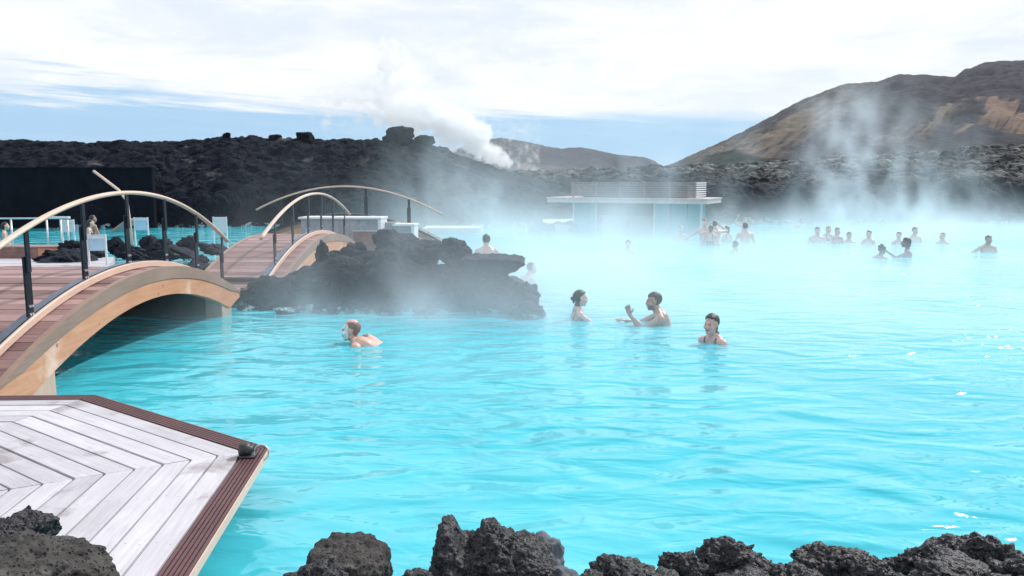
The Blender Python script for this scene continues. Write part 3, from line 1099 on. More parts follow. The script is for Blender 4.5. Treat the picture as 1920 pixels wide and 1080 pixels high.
# ------------------------------------------------------------------ cabinets behind the mound
def cabinet(label, px0, px1, pyt, pyb, Y, depth, door=None, trim=True):
    p0, p1 = onY(px0, pyb, Y), onY(px1, pyt, Y)
    w_, h_ = p1[0] - p0[0], p1[2] - p0[2]
    root = thing('utility_cabinet', label, 'cabinet', (p0[0], Y, p0[2]), R(-4), 'grey timber cabinets behind the lava mound')
    m1 = MB()
    n = 8
    for i in range(n):
        m1.box(w_ * i / n + .004, w_ * (i + 1) / n - .004, 0, .03, -.3, h_)
    m1.box(.01, w_ - .01, .03, depth, -.3, h_ - .01)
    m1.build('boarding', M['grey_panel'], root, False)
    if trim:
        m2 = MB()
        m2.box(-.05, w_ + .09, -.06, depth + .05, h_ + .002, h_ + .055)
        m2.build('lid', M['white'], root, False, .006)
        m3 = MB()
        m3.box(w_ - .004, w_ + .075, -.05, depth, -.3, h_ - .002)
        m3.build('end_panel', M['white'], root, False, .006)
    if door:
        m4 = MB()
        m4.box(w_ * door[0], w_ * door[1], -.03, -.004, -.28, h_ * door[2])
        d_ = m4.build('door', M['brown_panel'], root, False, .006)
        m5 = MB()
        m5.box(w_ * door[0] - .02, w_ * door[1] + .01, -.04, -.002, h_ * door[2] + .002, h_ * door[2] + .03)
        m5.build('door_rail', M['galv'], d_, False)
    return root


cabinet('grey cabinet with white rim and red brown door behind the mound', 566, 711, 411, 470, 20.6, .7, (.68, .98, .62))
cabinet('plain pale grey cabinet between the white-rimmed one and the slatted box', 718, 744, 417, 458, 20.9, .6, None, False)
cabinet('dark slatted box with a white lid at the right end of the cabinets', 741, 772, 424, 458, 20.2, .5, None, True)

# pale ledges and decks
g = MB()
a, c_ = onZ(792, 428, .22), onZ(892, 424, .22)
g.box(a[0], c_[0] + .3, a[1] - .2, a[1] + 1.6, -.3, .24)
tag(g.build('concrete_ledge', M['concrete'], None, False, .02), 'long pale concrete ledge at the foot of the lava ridge right of the cabinets', 'ledge')
g = MB()
for i in range(22):
    y = 16.3 + i * .145
    g.box(-14.5, -8.45 - .06 * i, y + .004, y + .14, .16, .26 + random.uniform(-.003, .003))
tag(g.build('terrace_deck', M['plank_grey'], None, False), 'pale plank terrace left of the pools behind the footbridge', 'deck')
g = MB()
p0 = onZ(150, 494, .1)
g.box(-9.2, -7.1, 17.0, 17.25, -.2, .10)
tag(g.build('pool_kerb', M['concrete'], None, False, .02), 'pale kerb edging the small pool under the pale boards', 'kerb')

bench = thing('planter_bench', 'low timber bench box of orange boards on the pale terrace', 'bench', (-10.95, 19.1, .262), R(-3))
g = MB()
for k in range(3):
    g.box(-3.0, -.48, .0, .03, k * .083, k * .083 + .079)
g.build('front_boards', M['brown_panel'], bench, False)
g = MB()
for k in range(3):
    g.box(-.47, .02, -.001, .5, k * .083, k * .083 + .079)
g.build('end_boards', M['beam'], bench, False)
g = MB()
g.box(-3.02, .03, -.02, .52, .252, .285)
g.build('seat', M['plank_red'], bench, False, .004)

rail = thing('railing', 'metal railing with a pale top bar beside the far left pool', 'railing', (0, 0, 0))
g = MB()
a, c_ = onY(-60, 410, 24.5), onY(132, 409, 24.5)
g.tube([a, c_], .025, 8)
g.build('top_bar', M['galv'], rail, True)
g = MB()
a, c_ = onY(95, 409, 24.3), onY(130, 407, 24.3)
g.box(a[0], c_[0], 24.2, 24.36, a[2] + .0, a[2] + .05)
g.build('shelf', M['white'], rail, False)
for x in (20, 87, 113, 126):
    g = MB()
    a = onY(x, 410, 24.5)
    g.tube([(a[0], 24.5, -.4), (a[0], 24.5, a[2] - .02)], .028, 8)
    g.build('post', M['galv'], rail, True)

GB = 'pale boards on legs around the small pools'


def board(label, px0, px1, pyt, pyb, pyl, Y, mt='shadow_board', legs=(0, 1)):
    p0, p1 = onY(px0, pyb, Y), onY(px1, pyt, Y)
    w_, h_ = p1[0] - p0[0], p1[2] - p0[2]
    root = thing('notice_board', label, 'board', (p0[0], Y, 0), R(random.uniform(-8, 8)), GB)
    g = MB()
    g.box(0.02, w_ - .02, -.02, .02, p0[2], p1[2])
    g.build('panel', M[mt], root, False, .005)
    g = MB()
    g.box(0.0, w_, -.035, -.021, p1[2] - .09, p1[2] - .02)
    g.build('rail', M['white'], root, False)
    for x in (0.0, w_):
        g = MB()
        g.box(x - .018, x + .018, -.018, .018, -.3, p1[2] + .01)
        g.build('leg', M['white'], root, False)
    return root


board('white board with painted blue shadow on white legs standing nearest behind the front footbridge', 166, 198, 440, 470, 495, 17.6)
board('white board with painted blue shadow on legs beside the third railing post', 253, 277, 408, 432, 458, 25.5)
board('white board on legs behind the lower end of the arched handrail', 401, 424, 407, 437, 460, 24.5, 'white')
board('white board beside the metal railing at the far left pool', 117, 139, 412, 435, 455, 25.0, 'white')

g = MB()
a, c_, d_ = onY(176, 321, 27), onY(222, 356, 26), onY(238, 376, 25.5)
f_ = onY(245, 430, 25.5)
g.tube([a, c_, d_ * .5 + c_ * .5, d_, f_, np.array((f_[0] + .02, f_[1], -.2))], .045, 8)
e_ = d_ * np.array((1, 1, 0))
tag(g.build('leaning_pole', M['cap'], None, True), 'slanting pale timber pole rising above the arched handrail before the black wall', 'pole')
g = MB()
a, c_ = onY(208, 432, 30), onY(238, 410, 30)
g.prism([a, a + (0, 1.2, 0), a + (0, 1.2, -.08), a + (0, 0, -.08)], [c_, c_ + (0, 1.2, 0), c_ + (0, 1.2, -.08), c_ + (0, 0, -.08)])
tag(g.build('ramp', M['plank_red'], None, False), 'small sloping plank ramp at the foot of the lava ridge', 'ramp')

wall = thing('black_wall', 'long black timber-clad wall with a straight top under the lava ridge', 'wall', (0, 0, 0))
a, c_ = onY(-420, 316, 36.0), onY(284, 316, 36.0)
g = MB()
n = 60
for i in range(n):
    x0 = a[0] + (c_[0] - a[0]) * i / n
    x1 = a[0] + (c_[0] - a[0]) * (i + 1) / n
    g.box(x0, x1 - .006, 36.0, 36.06, -.3, a[2])
g.box(a[0], c_[0] - .01, 36.06, 36.3, -.3, a[2] - .01)
g.build('cladding', M['black_wall'], wall, False)
g = MB()
g.box(a[0], c_[0] + .05, 35.94, 36.4, a[2] + .003, a[2] + .05)
g.build('coping', M['black_wall'], wall, False)

# ------------------------------------------------------------------ swim-up bar
bar = thing('swim_up_bar', 'flat-roofed swim-up bar with louvred roof screen and turquoise glass in the steam', 'bar building', (0, 0, 0))
TH = R(-26)
fr = onZ(1326, 384, 1.22)                     # right front corner of the roof underside
bar.location = (fr[0], fr[1], 0)
bar.rotation_euler = (0, 0, TH)
WB, DB = 6.6, 2.6
g = MB()
g.box(-WB, 0, 0, DB, 1.24, 1.40)
g.build('roof', M['roofedge'], bar, False, .01)
g = MB()
g.box(-WB - .03, .03, -.03, DB + .03, 1.403, 1.45)
g.build('roof_trim', M['roofedge'], bar, False)
x0, x1, y0, y1 = -5.7, -.55, .45, 2.1
for nm, rng_ in (('front', 0), ('side', 1), ('back', 2), ('end', 3)):
    g = MB()
    for k in range(7):
        z = 1.50 + k * .085
        if rng_ == 0: g.box(x0, x1, y0, y0 + .03, z, z + .052)
        if rng_ == 1: g.box(x1 + .004, x1 + .034, y0, y1, z, z + .052)
        if rng_ == 2: g.box(x0, x1, y1, y1 + .03, z, z + .052)
        if rng_ == 3: g.box(x0 - .034, x0 - .004, y0, y1, z, z + .052)
    g.build('louvre_screen', M['louvre'] if rng_ != 1 else M['white'], bar, False)  # right side faces the sun; that brightness is painted as white slats
for x in np.linspace(x0 + .05, x1 - .05, 6):
    g = MB()
    g.box(x - .03, x + .03, y0 + .034, y0 + .09, 1.45, 2.09)
    g.build('screen_post', M['louvre'], bar, False)
g = MB()
g.box(x0 + .4, x1 - .4, y0 + .3, y1 - .3, 1.45, 1.98)
g.build('plant_room', M['dark_int'], bar, False)
g = MB()
g.box(-5.6, -1.5, 1.5, 2.3, -1.2, 1.238)
g.build('bar_core', M['dark_int'], bar, False)
g = MB()
g.box(-4.6, -2.0, .78, 1.2, .62, .70)
g.box(-4.5, -2.1, .86, 1.1, -1.2, .62)
g.build('counter', M['louvre'], bar, False)
for (a_, c_, y_) in ((-5.55, -4.95, .5), (-4.92, -4.7, .52), (-2.15, -1.55, .5), (-1.5, -.9, .52), (-.86, -.4, .55)):
    g = MB()
    g.box(a_, c_, y_, y_ + .035, -.3, 1.236)
    g.build('glass_panel', M['glass'], bar, False)
for x in (-5.65, -4.68, -2.2, -.36):
    g = MB()
    g.box(x - .04, x + .04, .58, .66, -1.2, 1.237)
    g.build('column', M['galv'], bar, False)
g = MB()
g.box(-.62, -.585, .7, 2.3, -.3, 1.236)
g.build('glass_panel', M['glass'], bar, False)

# ------------------------------------------------------------------ people
def skin_mat(name, col, red):
    m_, bb, p, t = mat(name)
    n_ = bb.noise(t.outputs['Object'], 9, 4, 0.6)
    bb.put(p.inputs['Base Color'], bb.mix(bb.rng(n_, 0.35, 0.68), col, red))
    p.inputs['Roughness'].default_value = 0.38
    p.inputs['Subsurface Weight'].default_value = 0.15
    p.inputs['Subsurface Radius'].default_value = (0.02, 0.008, 0.004)
    bb.put(p.inputs['Normal'], bb.bump(bb.noise(t.outputs['Object'], 60, 3, 0.6), 0.15, 0.003))
    return m_


def hair_mat(name, d, l):
    m_, bb, p, t = mat(name)
    n_ = bb.noise(bb.vmul(t.outputs['Object'], (160, 160, 22)), 1, 4, 0.6, 0.8)
    bb.put(p.inputs['Base Color'], bb.mix(bb.rng(n_, 0.3, 0.7), d, l))
    p.inputs['Roughness'].default_value = 0.32
    bb.put(p.inputs['Normal'], bb.bump(n_, 0.7, 0.008))
    return m_


SK = {'fair': skin_mat('fair skin', (0.60, 0.41, 0.35), (0.62, 0.37, 0.31)), 'pink': skin_mat('sun-reddened skin', (0.58, 0.36, 0.31), (0.58, 0.28, 0.24)),
      'tan': skin_mat('tanned skin', (0.36, 0.20, 0.14), (0.42, 0.22, 0.155)), 'dark': skin_mat('brown skin', (0.16, 0.085, 0.058), (0.20, 0.105, 0.07))}
HR = {'stubble': hair_mat('shaved scalp stubble', (0.15, 0.09, 0.075), (0.30, 0.20, 0.17)), 'brown': hair_mat('dark brown hair', (0.012, 0.007, 0.005), (0.05, 0.026, 0.016)), 'black': hair_mat('black hair', (0.006, 0.005, 0.005), (0.022, 0.019, 0.018)),
      'blond': hair_mat('blond hair', (0.26, 0.17, 0.09), (0.50, 0.36, 0.20)), 'mid': hair_mat('brown hair', (0.03, 0.018, 0.011), (0.09, 0.055, 0.032))}
CL = {'black': simple('black swimwear', (0.012, 0.012, 0.015), 0.5), 'red': simple('red swimwear', (0.40, 0.05, 0.07), 0.5), 'navy': simple('navy swimwear', (0.02, 0.03, 0.09), 0.5)}
M['mask'] = simple('pale silica face mask', (0.70, 0.76, 0.80), 0.7, 0, 0.10, 30)
M['eye'] = simple('dark wet eye', (0.03, 0.022, 0.018), 0.15)
M['lip'] = simple('lips', (0.36, 0.13, 0.11), 0.4)


class Blob:
    def __init__(s):
        s.v, s.f = [], []
        s.k = 0

    def add(s, v, f):
        s.v.append(np.asarray(v, float))
        s.f += [tuple(i + s.k for i in x) for x in f]
        s.k += len(v)

    def ell(s, c, r, rot=None, sub=3):
        d, f = ico(sub)
        p = d * np.array(r)
        if rot is not None:
            p = p @ np.array(rot).T
        s.add(p + np.array(c), f)

    def cap(s, a, b_, ra, rb, n=14):
        """tapered capsule"""
        a, b_ = np.array(a, float), np.array(b_, float)
        ax = b_ - a
        L_ = np.linalg.norm(ax)
        ax = ax / max(L_, 1e-6)
        u = np.cross(ax, (0, 0, 1) if abs(ax[2]) < .9 else (1, 0, 0))
        u /= np.linalg.norm(u)
        w_ = np.cross(ax, u)
        rings = []
        for t_ in np.linspace(-math.pi / 2, 0, 5)[1:]:
            rings.append((a + ax * ra * math.sin(t_), ra * math.cos(t_)))
        for t_ in np.linspace(0, math.pi / 2, 5)[:-1]:
            rings.append((b_ + ax * rb * math.sin(t_), rb * math.cos(t_)))
        vs = [a - ax * ra]
        for c, r in rings:
            for k in range(n):
                an = 2 * math.pi * k / n
                vs.append(c + (u * math.cos(an) + w_ * math.sin(an)) * r)
        vs.append(b_ + ax * rb)
        m_ = len(rings)
        fs = [(0, 1 + (k + 1) % n, 1 + k) for k in range(n)]
        for j in range(m_ - 1):
            for k in range(n):
                p0, p1 = 1 + j * n + k, 1 + j * n + (k + 1) % n
                fs.append((p0, p1, p1 + n, p0 + n))
        e = len(vs) - 1
        fs += [(e, 1 + (m_ - 1) * n + k, 1 + (m_ - 1) * n + (k + 1) % n) for k in range(n)]
        s.add(vs, fs)

    def fuse(s, name, vox, smooth=3, fac=0.5):
        me = bpy.data.meshes.new(name)
        me.from_pydata(np.concatenate(s.v).tolist(), [], s.f)
        bm = bmesh.new()
        bm.from_mesh(me)
        bmesh.ops.recalc_face_normals(bm, faces=bm.faces)
        bm.to_mesh(me)
        bm.free()
        o = bpy.data.objects.new('tmp', me)
        C.objects.link(o)
        r = o.modifiers.new('r', 'REMESH')
        r.mode = 'VOXEL'
        r.voxel_size = vox
        sm = o.modifiers.new('s', 'SMOOTH')
        sm.factor = fac
        sm.iterations = smooth
        dg = bpy.context.evaluated_depsgraph_get()
        out = bpy.data.meshes.new_from_object(o.evaluated_get(dg))
        bpy.data.objects.remove(o)
        bpy.data.meshes.remove(me)
        out.name = name
        out.polygons.foreach_set('use_smooth', [True] * len(out.polygons))
        return out


def rotm(yaw=0, pitch=0, roll=0):
    return np.array(Matrix.Rotation(yaw, 3, 'Z') @ Matrix.Rotation(pitch, 3, 'X') @ Matrix.Rotation(roll, 3, 'Y'))


def shell(body, P, N, mask, thick, name, material, parent, noise=0.0, fsc=60):
    """a garment, hairline or mask: the body faces inside the region, lifted off the skin, closed at the rim"""
    F_ = np.array([list(p.vertices) if len(p.vertices) == 4 else list(p.vertices) + [p.vertices[-1]] for p in body.polygons])
    fm = mask[F_].all(1)
    if fm.sum() < 4:
        return None
    Fs = F_[fm]
    ids = np.unique(Fs)
    cnt = np.zeros(len(P), int)
    tot = np.zeros(len(P), int)
    np.add.at(cnt, Fs.ravel(), 1)
    np.add.at(tot, F_.ravel(), 1)
    rim = cnt[ids] < tot[ids]
    t_ = np.where(rim, 0.0005, thick)
    if noise:
        t_ = t_ + np.where(rim, 0, noise * fbm(P[ids] * fsc, 3))
    V_ = P[ids] + N[ids] * t_[:, None]
    remap = np.full(len(P), -1)
    remap[ids] = np.arange(len(ids))
    me = bpy.data.meshes.new(name)
    me.from_pydata(V_.tolist(), [], [tuple(dict.fromkeys(remap[f].tolist())) for f in Fs])
    me.polygons.foreach_set('use_smooth', [True] * len(me.polygons))
    return obj(name, me, material, parent)


def hand(B, wrist, dirv, palm_n, side, curl=0.5, sc=1.0):
    """palm, four fingers of unequal length bent at the knuckles, a thumb from the side of the palm"""
    d = np.array(dirv, float); d /= np.linalg.norm(d)
    n_ = np.array(palm_n, float); n_ -= d * (n_ @ d); n_ /= np.linalg.norm(n_)
    s_ = np.cross(d, n_) * side
    w_ = np.array(wrist, float)
    rot = np.stack([s_, d, n_], 1)
    B.ell(w_ + d * .05 * sc, (.040 * sc, .052 * sc, .016 * sc), rot)
    for i, (o_, L_) in enumerate(((-.030, .068), (-.010, .078), (.010, .072), (.029, .056))):
        a = w_ + d * .088 * sc + s_ * o_ * sc
        c1 = curl * (0.5 + .12 * i)
        k = a + (d * math.cos(c1) + n_ * math.sin(c1) + s_ * o_ * 3) * L_ * .52 * sc
        c2 = c1 * 2.1
        e = k + (d * math.cos(c2) + n_ * math.sin(c2) + s_ * o_ * 2) * L_ * .5 * sc
        B.cap(a - d * .02 * sc, k, .0098 * sc, .0088 * sc, 8)
        B.cap(k, e, .0088 * sc, .0072 * sc, 8)
    a = w_ + d * .030 * sc - s_ * .030 * sc
    k = a + (d * .6 - s_ * .75 + n_ * .35) * .042 * sc
    e = k + (d * .85 - s_ * .25 + n_ * .35) * .036 * sc
    B.cap(a, k, .0130 * sc, .0105 * sc, 8)
    B.cap(k, e, .0105 * sc, .0085 * sc, 8)


def person(label, px, py_top, Y, top, face, sex='m', skin='fair', hair='brown', style='short', lean=0.1, yaw=0.0, pitch=0.0, armL=None, armR=None, vox=.016, wear=None, wear_col='black', group=None, beard=False, mask=False, detail=False, scale=1.0, shoulder_drop=None, skin_label=None):
    """stands or crouches in the water with the crown `top` metres above it; `face` = heading in degrees (0 = away from the camera, 90 = to the left)"""
    loc = onY(px, py_top, Y)
    if top is None:
        top = loc[2]
    k = 1.09 * scale * (1.0 if sex == 'm' else 0.95)
    hw = (.195 if sex == 'm' else .165) * k
    sh = top - .305 * k if shoulder_drop is None else top - shoulder_drop * k
    D = np.array((0, -math.sin(lean), -math.cos(lean)))
    Fv = np.array((0, math.cos(lean), -math.sin(lean)))
    Sx = np.array((1.0, 0, 0))
    Sc = np.array((0, 0, sh))
    P_ = lambda x, f, d: Sc + Sx * x * k + Fv * f * k + D * d * k
    R_body = np.stack([Sx, Fv, -D], 1)
    B = Blob()
    Hp = P_(0, 0, .50)
    # torso
    if sex == 'm':
        B.ell(P_(0, .0, .17), (.158 * k, .105 * k, .20 * k), R_body)
        B.ell(P_(.075, .055, .12), (.085 * k, .055 * k, .075 * k), R_body)
        B.ell(P_(-.075, .055, .12), (.085 * k, .055 * k, .075 * k), R_body)
        B.cap(P_(.075, -.02, .06), P_(.05, 0, .42), .098 * k, .088 * k)
        B.cap(P_(-.075, -.02, .06), P_(-.05, 0, .42), .098 * k, .088 * k)
        B.ell(P_(.075, -.075, .09), (.075 * k, .04 * k, .10 * k), R_body)
        B.ell(P_(-.075, -.075, .09), (.075 * k, .04 * k, .10 * k), R_body)
    else:
        B.ell(P_(0, .0, .16), (.132 * k, .090 * k, .19 * k), R_body)
        B.ell(P_(.066, .07, .16), (.062 * k, .062 * k, .066 * k), R_body)
        B.ell(P_(-.066, .07, .16), (.062 * k, .062 * k, .066 * k), R_body)
        B.cap(P_(.05, -.01, .10), P_(.035, 0, .36), .082 * k, .078 * k)
        B.cap(P_(-.05, -.01, .10), P_(-.035, 0, .36), .082 * k, .078 * k)
    B.ell(P_(0, 0, .50), ((.165 if sex == 'm' else .17) * k, .11 * k, .14 * k), R_body)
    # collar and trapezius
    for s_ in (1, -1):
        B.cap(P_(.03 * s_, .01, .0), (P_(hw / k * s_ * .9, 0, .035)), .052 * k, .056 * k)
        B.cap(P_(.02 * s_, -.02, -.06), P_(hw / k * s_ * .72, -.015, .015), .040 * k, .038 * k)
    # neck and head
    nb = P_(0, -.005, -.01)
    nt_ = nb + (-D * .55 + np.array((0, 0, 1)) * .45) * .105 * k + Fv * .018 * k
    B.cap(nb, nt_, (.062 if sex == 'm' else .052) * k, (.056 if sex == 'm' else .046) * k)
    RH = rotm(yaw, pitch)
    HC = nt_ + np.array((0, 0, .075 * k)) + RH @ np.array((0, .022, 0)) * k
    hk = k * (1.0 if sex == 'm' else .98)
    hp = lambda x, y, z: HC + RH @ (np.array((x, y, z)) * hk)
    B.ell(hp(0, -.014, .034), ((.076 if sex == 'm' else .072) * hk, .095 * hk, .088 * hk), RH)
    B.ell(hp(0, .026, -.030), (.063 * hk, .070 * hk, .086 * hk), RH)
    B.ell(hp(0, .058, -.096), (.032 * hk, .032 * hk, .024 * hk), RH)
    B.cap(hp(.048, .0, -.065), hp(.022, .06, -.098), .018 * hk, .018 * hk)
    B.cap(hp(-.048, .0, -.065), hp(-.022, .06, -.098), .018 * hk, .018 * hk)
    B.cap(hp(0, .090, .008), hp(0, .108, -.028), .009 * hk, .0125 * hk, 10)
    B.cap(hp(.010, .100, -.036), hp(-.010, .100, -.036), .011 * hk, .011 * hk, 8)
    B.ell(hp(0, .080, .022), (.050 * hk, .018 * hk, .012 * hk), RH)
    B.ell(hp(0, .089, -.064), (.024 * hk, .013 * hk, .012 * hk), RH)
    for s_ in (1, -1):
        B.ell(hp(.040 * s_, .066, -.030), (.026 * hk, .026 * hk, .026 * hk), RH)
        B.ell(hp(.076 * s_, -.006, -.010), (.011 * hk, .020 * hk, .032 * hk), RH @ rotm(0, 0, .15 * s_))
    # arms
    for s_, arm in ((-1, armL), (1, armR)):
        sp = P_(hw / k * s_, 0, .045)
        if arm is None:
            arm = ((.10 * s_ + hw * s_ / k, .05, .30), (.06 * s_ + hw * s_ / k, .22, .48))
        el = np.array((arm[0][0] * k, arm[0][1] * k, sh - arm[0][2] * k))
        wr = np.array((arm[1][0] * k, arm[1][1] * k, sh - arm[1][2] * k))
        el = sp + (el - sp) / np.linalg.norm(el - sp) * .29 * k
        wr = el + (wr - el) / np.linalg.norm(wr - el) * .25 * k
        th = 1.0 if sex == 'm' else .82
        B.ell(sp, (.060 * k * th, .060 * k * th, .062 * k * th))
        B.cap(sp, el, .052 * k * th, .040 * k * th)
        B.cap(el, (el + wr) / 2, .042 * k * th, .038 * k * th)
        B.cap(el, wr, .040 * k * th, .026 * k * th)
        pn = arm[2] if len(arm) > 2 else (0, .3, -1)
        hd = (wr - el)
        if len(arm) > 3:
            hd = np.array(arm[3], float)
        hand(B, wr, hd, pn, s_, .55, k)
    # legs down to the pool floor
    for s_ in (1, -1):
        hpj = Hp + np.array((.092 * s_ * k, 0, -.03))
        foot = np.array((.11 * s_ * k, hpj[1] - .02, -1.17))
        L1 = L2 = .42 * k
        dv = foot - hpj
        dist = np.linalg.norm(dv)
        if dist > L1 + L2 - .01:
            foot = hpj + dv / dist * (L1 + L2 - .01)
            dist = L1 + L2 - .01
        mid = (hpj + foot) / 2
        off = math.sqrt(max(L1 * L1 - dist * dist / 4, 0))
        kn = mid + np.array((0, off, 0))
        B.cap(hpj, kn, .082 * k, .054 * k)
        B.cap(kn, foot, .056 * k, .036 * k)
        B.cap(foot + np.array((0, -.03, -.02)), foot + np.array((0, .15, -.03)) * k, .034 * k, .026 * k)
    me = B.fuse('person', vox, 4 if vox < .012 else 3, .45)
    me.materials.append(SK[skin])
    o = obj('person', me)
    o.location = (loc[0], Y, 0)
    o.rotation_euler = (0, 0, R(face))
    tag(o, label, 'person', group)
    n = len(me.vertices)
    P = np.zeros(n * 3); me.vertices.foreach_get('co', P); P = P.reshape(-1, 3)
    N = np.zeros(n * 3); me.vertices.foreach_get('normal', N); N = N.reshape(-1, 3)
    h = ((P - HC) @ RH) / hk                       # head-frame coordinates
    b_ = np.stack([(P - Sc) @ Sx, (P - Sc) @ Fv, (P - Sc) @ D], 1) / k
    head = (np.abs(h[:, 0]) < .10) & (h[:, 2] > -.16) & (np.linalg.norm(h, axis=1) < .2) & (P[:, 2] > sh + .01)
    hairline = .052 + .02 * fbm(h * 20 + 3, 2)
    hm = None
    h0 = h
    h = h + .011 * np.stack([fbm(h * 26 + 1, 2), fbm(h * 26 + 7, 2), fbm(h * 26 + 13, 2)], 1)
    if style == 'short':
        hm = head & ((h[:, 2] > hairline + .012) & (h[:, 1] < .085) | (h[:, 1] < -.012) & (h[:, 2] > -.055) & ~((np.abs(h[:, 0]) > .068) & (h[:, 2] < .02) & (h[:, 1] > -.035)))
        th_ = .010
    elif style in ('back', 'bun', 'long', 'bob'):
        hm = head & ((h[:, 2] > hairline + .02 - h[:, 1] * .1) & (h[:, 1] < .07) | (h[:, 1] < -.022) & (h[:, 2] > -.01) | (h[:, 1] < .03) & (h[:, 2] > .04) | (h[:, 1] < -.02) & (h[:, 2] > -.115))
        th_ = .014
    elif style == 'bald':
        hm = None
    if style == 'bald':
        hm = head & ((h[:, 2] > .04 + .5 * h[:, 1]) & (h[:, 1] < .03) & (h[:, 2] < .10) & (h[:, 2] > -.07) | (h[:, 1] < -.04) & (h[:, 2] > -.06) & (h[:, 2] < .09)) & ~((np.abs(h[:, 0]) > .07) & (h[:, 2] < .025))
        th_ = .002
    if style == 'cropped':
        hm = head & ((h[:, 2] > .07) & (h[:, 1] < .06) | (h[:, 1] < -.02) & (h[:, 2] > -.045))
        th_ = .004
    if hm is not None:
        ho = shell(me, P, N, hm, th_ * hk, 'hair', HR[hair], o, min(.005, th_ * .4) * hk, 55)
    h = h0
    # extra hair volume
    if style in ('bun', 'long', 'bob', 'curly', 'back'):
        HB = Blob()
        if style == 'bun':
            HB.ell(hp(0, -.125, .0), (.034, .032, .034))
            HB.cap(hp(0, -.09, -.01), hp(0, -.11, -.06), .03, .018)
        if style == 'back':
            HB.cap(hp(0, -.085, -.01), hp(0, -.085, -.095), .050, .034)
            HB.ell(hp(0, -.095, -.105), (.035, .022, .03))
        if style == 'long':
            HB.cap(hp(0, -.075, .0), hp(0, -.085, -.15), .066, .050)
        if style == 'bob':
            HB.ell(hp(0, -.035, .012), (.100, .098, .118), RH)
            HB.ell(hp(0, -.05, -.06), (.092, .075, .07), RH)
        if style == 'curly':
            for _ in range(26):
                v_ = np.random.RandomState(_ + 5).normal(size=3)
                v_ /= np.linalg.norm(v_)
                if v_[1] > .45 and v_[2] < .5 or v_[2] < -.55:
                    continue
                HB.ell(hp(v_[0] * .075, v_[1] * .09 - .02, v_[2] * .085 + .035), (.042, .042, .042), None, 2)
        hme = HB.fuse('hair', .010 if vox > .01 else .007, 2)
        nv = len(hme.vertices)
        Q = np.zeros(nv * 3); hme.vertices.foreach_get('co', Q); Q = Q.reshape(-1, 3)
        Q += fbm(Q * 45, 3)[:, None] * .004 * np.array((1, 1, .3))
        hme.vertices.foreach_set('co', Q.astype(np.float32).ravel())
        obj('hair', hme, HR[hair], o)
    if mask:
        mm = head & (h[:, 1] > .012 + .012 * fbm(h * 14, 2)) & (h[:, 2] < .075) & (h[:, 2] > -.105)
        mm &= ~((np.abs(np.abs(h[:, 0]) - .031) < .016) & (np.abs(h[:, 2]) < .012)) & ~((np.abs(h[:, 0]) < .026) & (np.abs(h[:, 2] + .064) < .010))
        shell(me, P, N, mm, .0035, 'face_mask', M['mask'], o, .0008)
    if beard:
        bm_ = head & (h[:, 1] > .0) & (h[:, 2] < -.045 - .25 * np.maximum(0, .05 - h[:, 1])) & ~((np.abs(h[:, 0]) < .022) & (np.abs(h[:, 2] + .064) < .008)) & (h[:, 2] > -.125)
        shell(me, P, N, bm_, .006, 'beard', HR[hair], o, .002)
    if detail:
        for s_ in (1, -1):
            E_ = Blob()
            E_.ell(hp(.031 * s_, .083, .002), (.012 * hk, .0075 * hk, .0050 * hk), RH, 2)
            v_ = np.concatenate(E_.v)
            obj('eye', np_mesh('eye', v_, np.array(E_.f)), M['eye'], o)
            br = head & (np.abs(h[:, 2] - .026) < .0048) & (np.abs(h[:, 0] - .033 * s_) < .021) & (h[:, 1] > .05)
            if not mask:
                shell(me, P, N, br, .0015, 'eyebrow', HR[hair if hair != 'blond' else 'mid'], o)
        lp = head & (np.abs(h[:, 2] + .064) < .011) & (np.abs(h[:, 0]) < .026) & (h[:, 1] > .06)
        shell(me, P, N, lp, .0012, 'lips', M['lip'], o)
    if wear == 'suit':
        wm = (np.abs(b_[:, 0]) < .135 + .02 * (b_[:, 2] > .3)) & (b_[:, 2] > .10) & (b_[:, 2] < .62) & ((b_[:, 1] > .02) | (b_[:, 2] > .2))
        wm |= (np.abs(np.abs(b_[:, 0]) - .082) < .016) & (b_[:, 2] > -.10) & (b_[:, 2] < .2) & (np.abs(b_[:, 1]) < .14) & ~head
        shell(me, P, N, wm, .005, 'swimsuit', CL[wear_col], o)
    elif wear == 'vest':
        wm = (np.abs(b_[:, 0]) < .20) & (b_[:, 2] > .0) & (b_[:, 2] < .62) & ~head
        shell(me, P, N, wm, .007, 'swim_vest', CL[wear_col], o)
    elif sex == 'm':
        wm = (np.abs(b_[:, 0]) < .20) & (b_[:, 2] > .42) & (b_[:, 2] < .72)
        shell(me, P, N, wm, .008, 'swim_shorts', CL['navy'], o)
    return o


GP = 'bathers in the milky lagoon'
# --- the four nearest
person('bald man with white mud mask on his face swimming before the lava mound', 672, 590, 10.25, None, 78, 'm', 'fair', style='bald', lean=1.15, yaw=.1, pitch=.05, scale=1.1, vox=.008, mask=True, detail=True, hair='stubble', group=GP, shoulder_drop=.315)
person('woman in profile with wet tied-back hair standing in the mist left of the gesturing man', 1084, 545, 12.1, None, -82, 'f', 'fair', 'black', 'bun', .05, vox=.009, wear='suit', detail=True, group=GP,
       armR=((.20, .24, .20), (.05, .40, .34)), armL=((-.22, -.05, .28), (-.20, .12, .45)))
person('bearded man lifting one hand out of the water while talking', 1235, 550, 11.7, None, 84, 'm', 'tan', 'mid', 'short', .42, .0, -.1, vox=.0075, beard=True, detail=True, group=GP,
       armL=((-.20, .26, .20), (-.15, .36, .03), (-1, .25, .2), (0.0, .30, 1.0)), armR=((.22, .22, .16), (.06, .46, .10), (0, .2, -1)), shoulder_drop=.285)
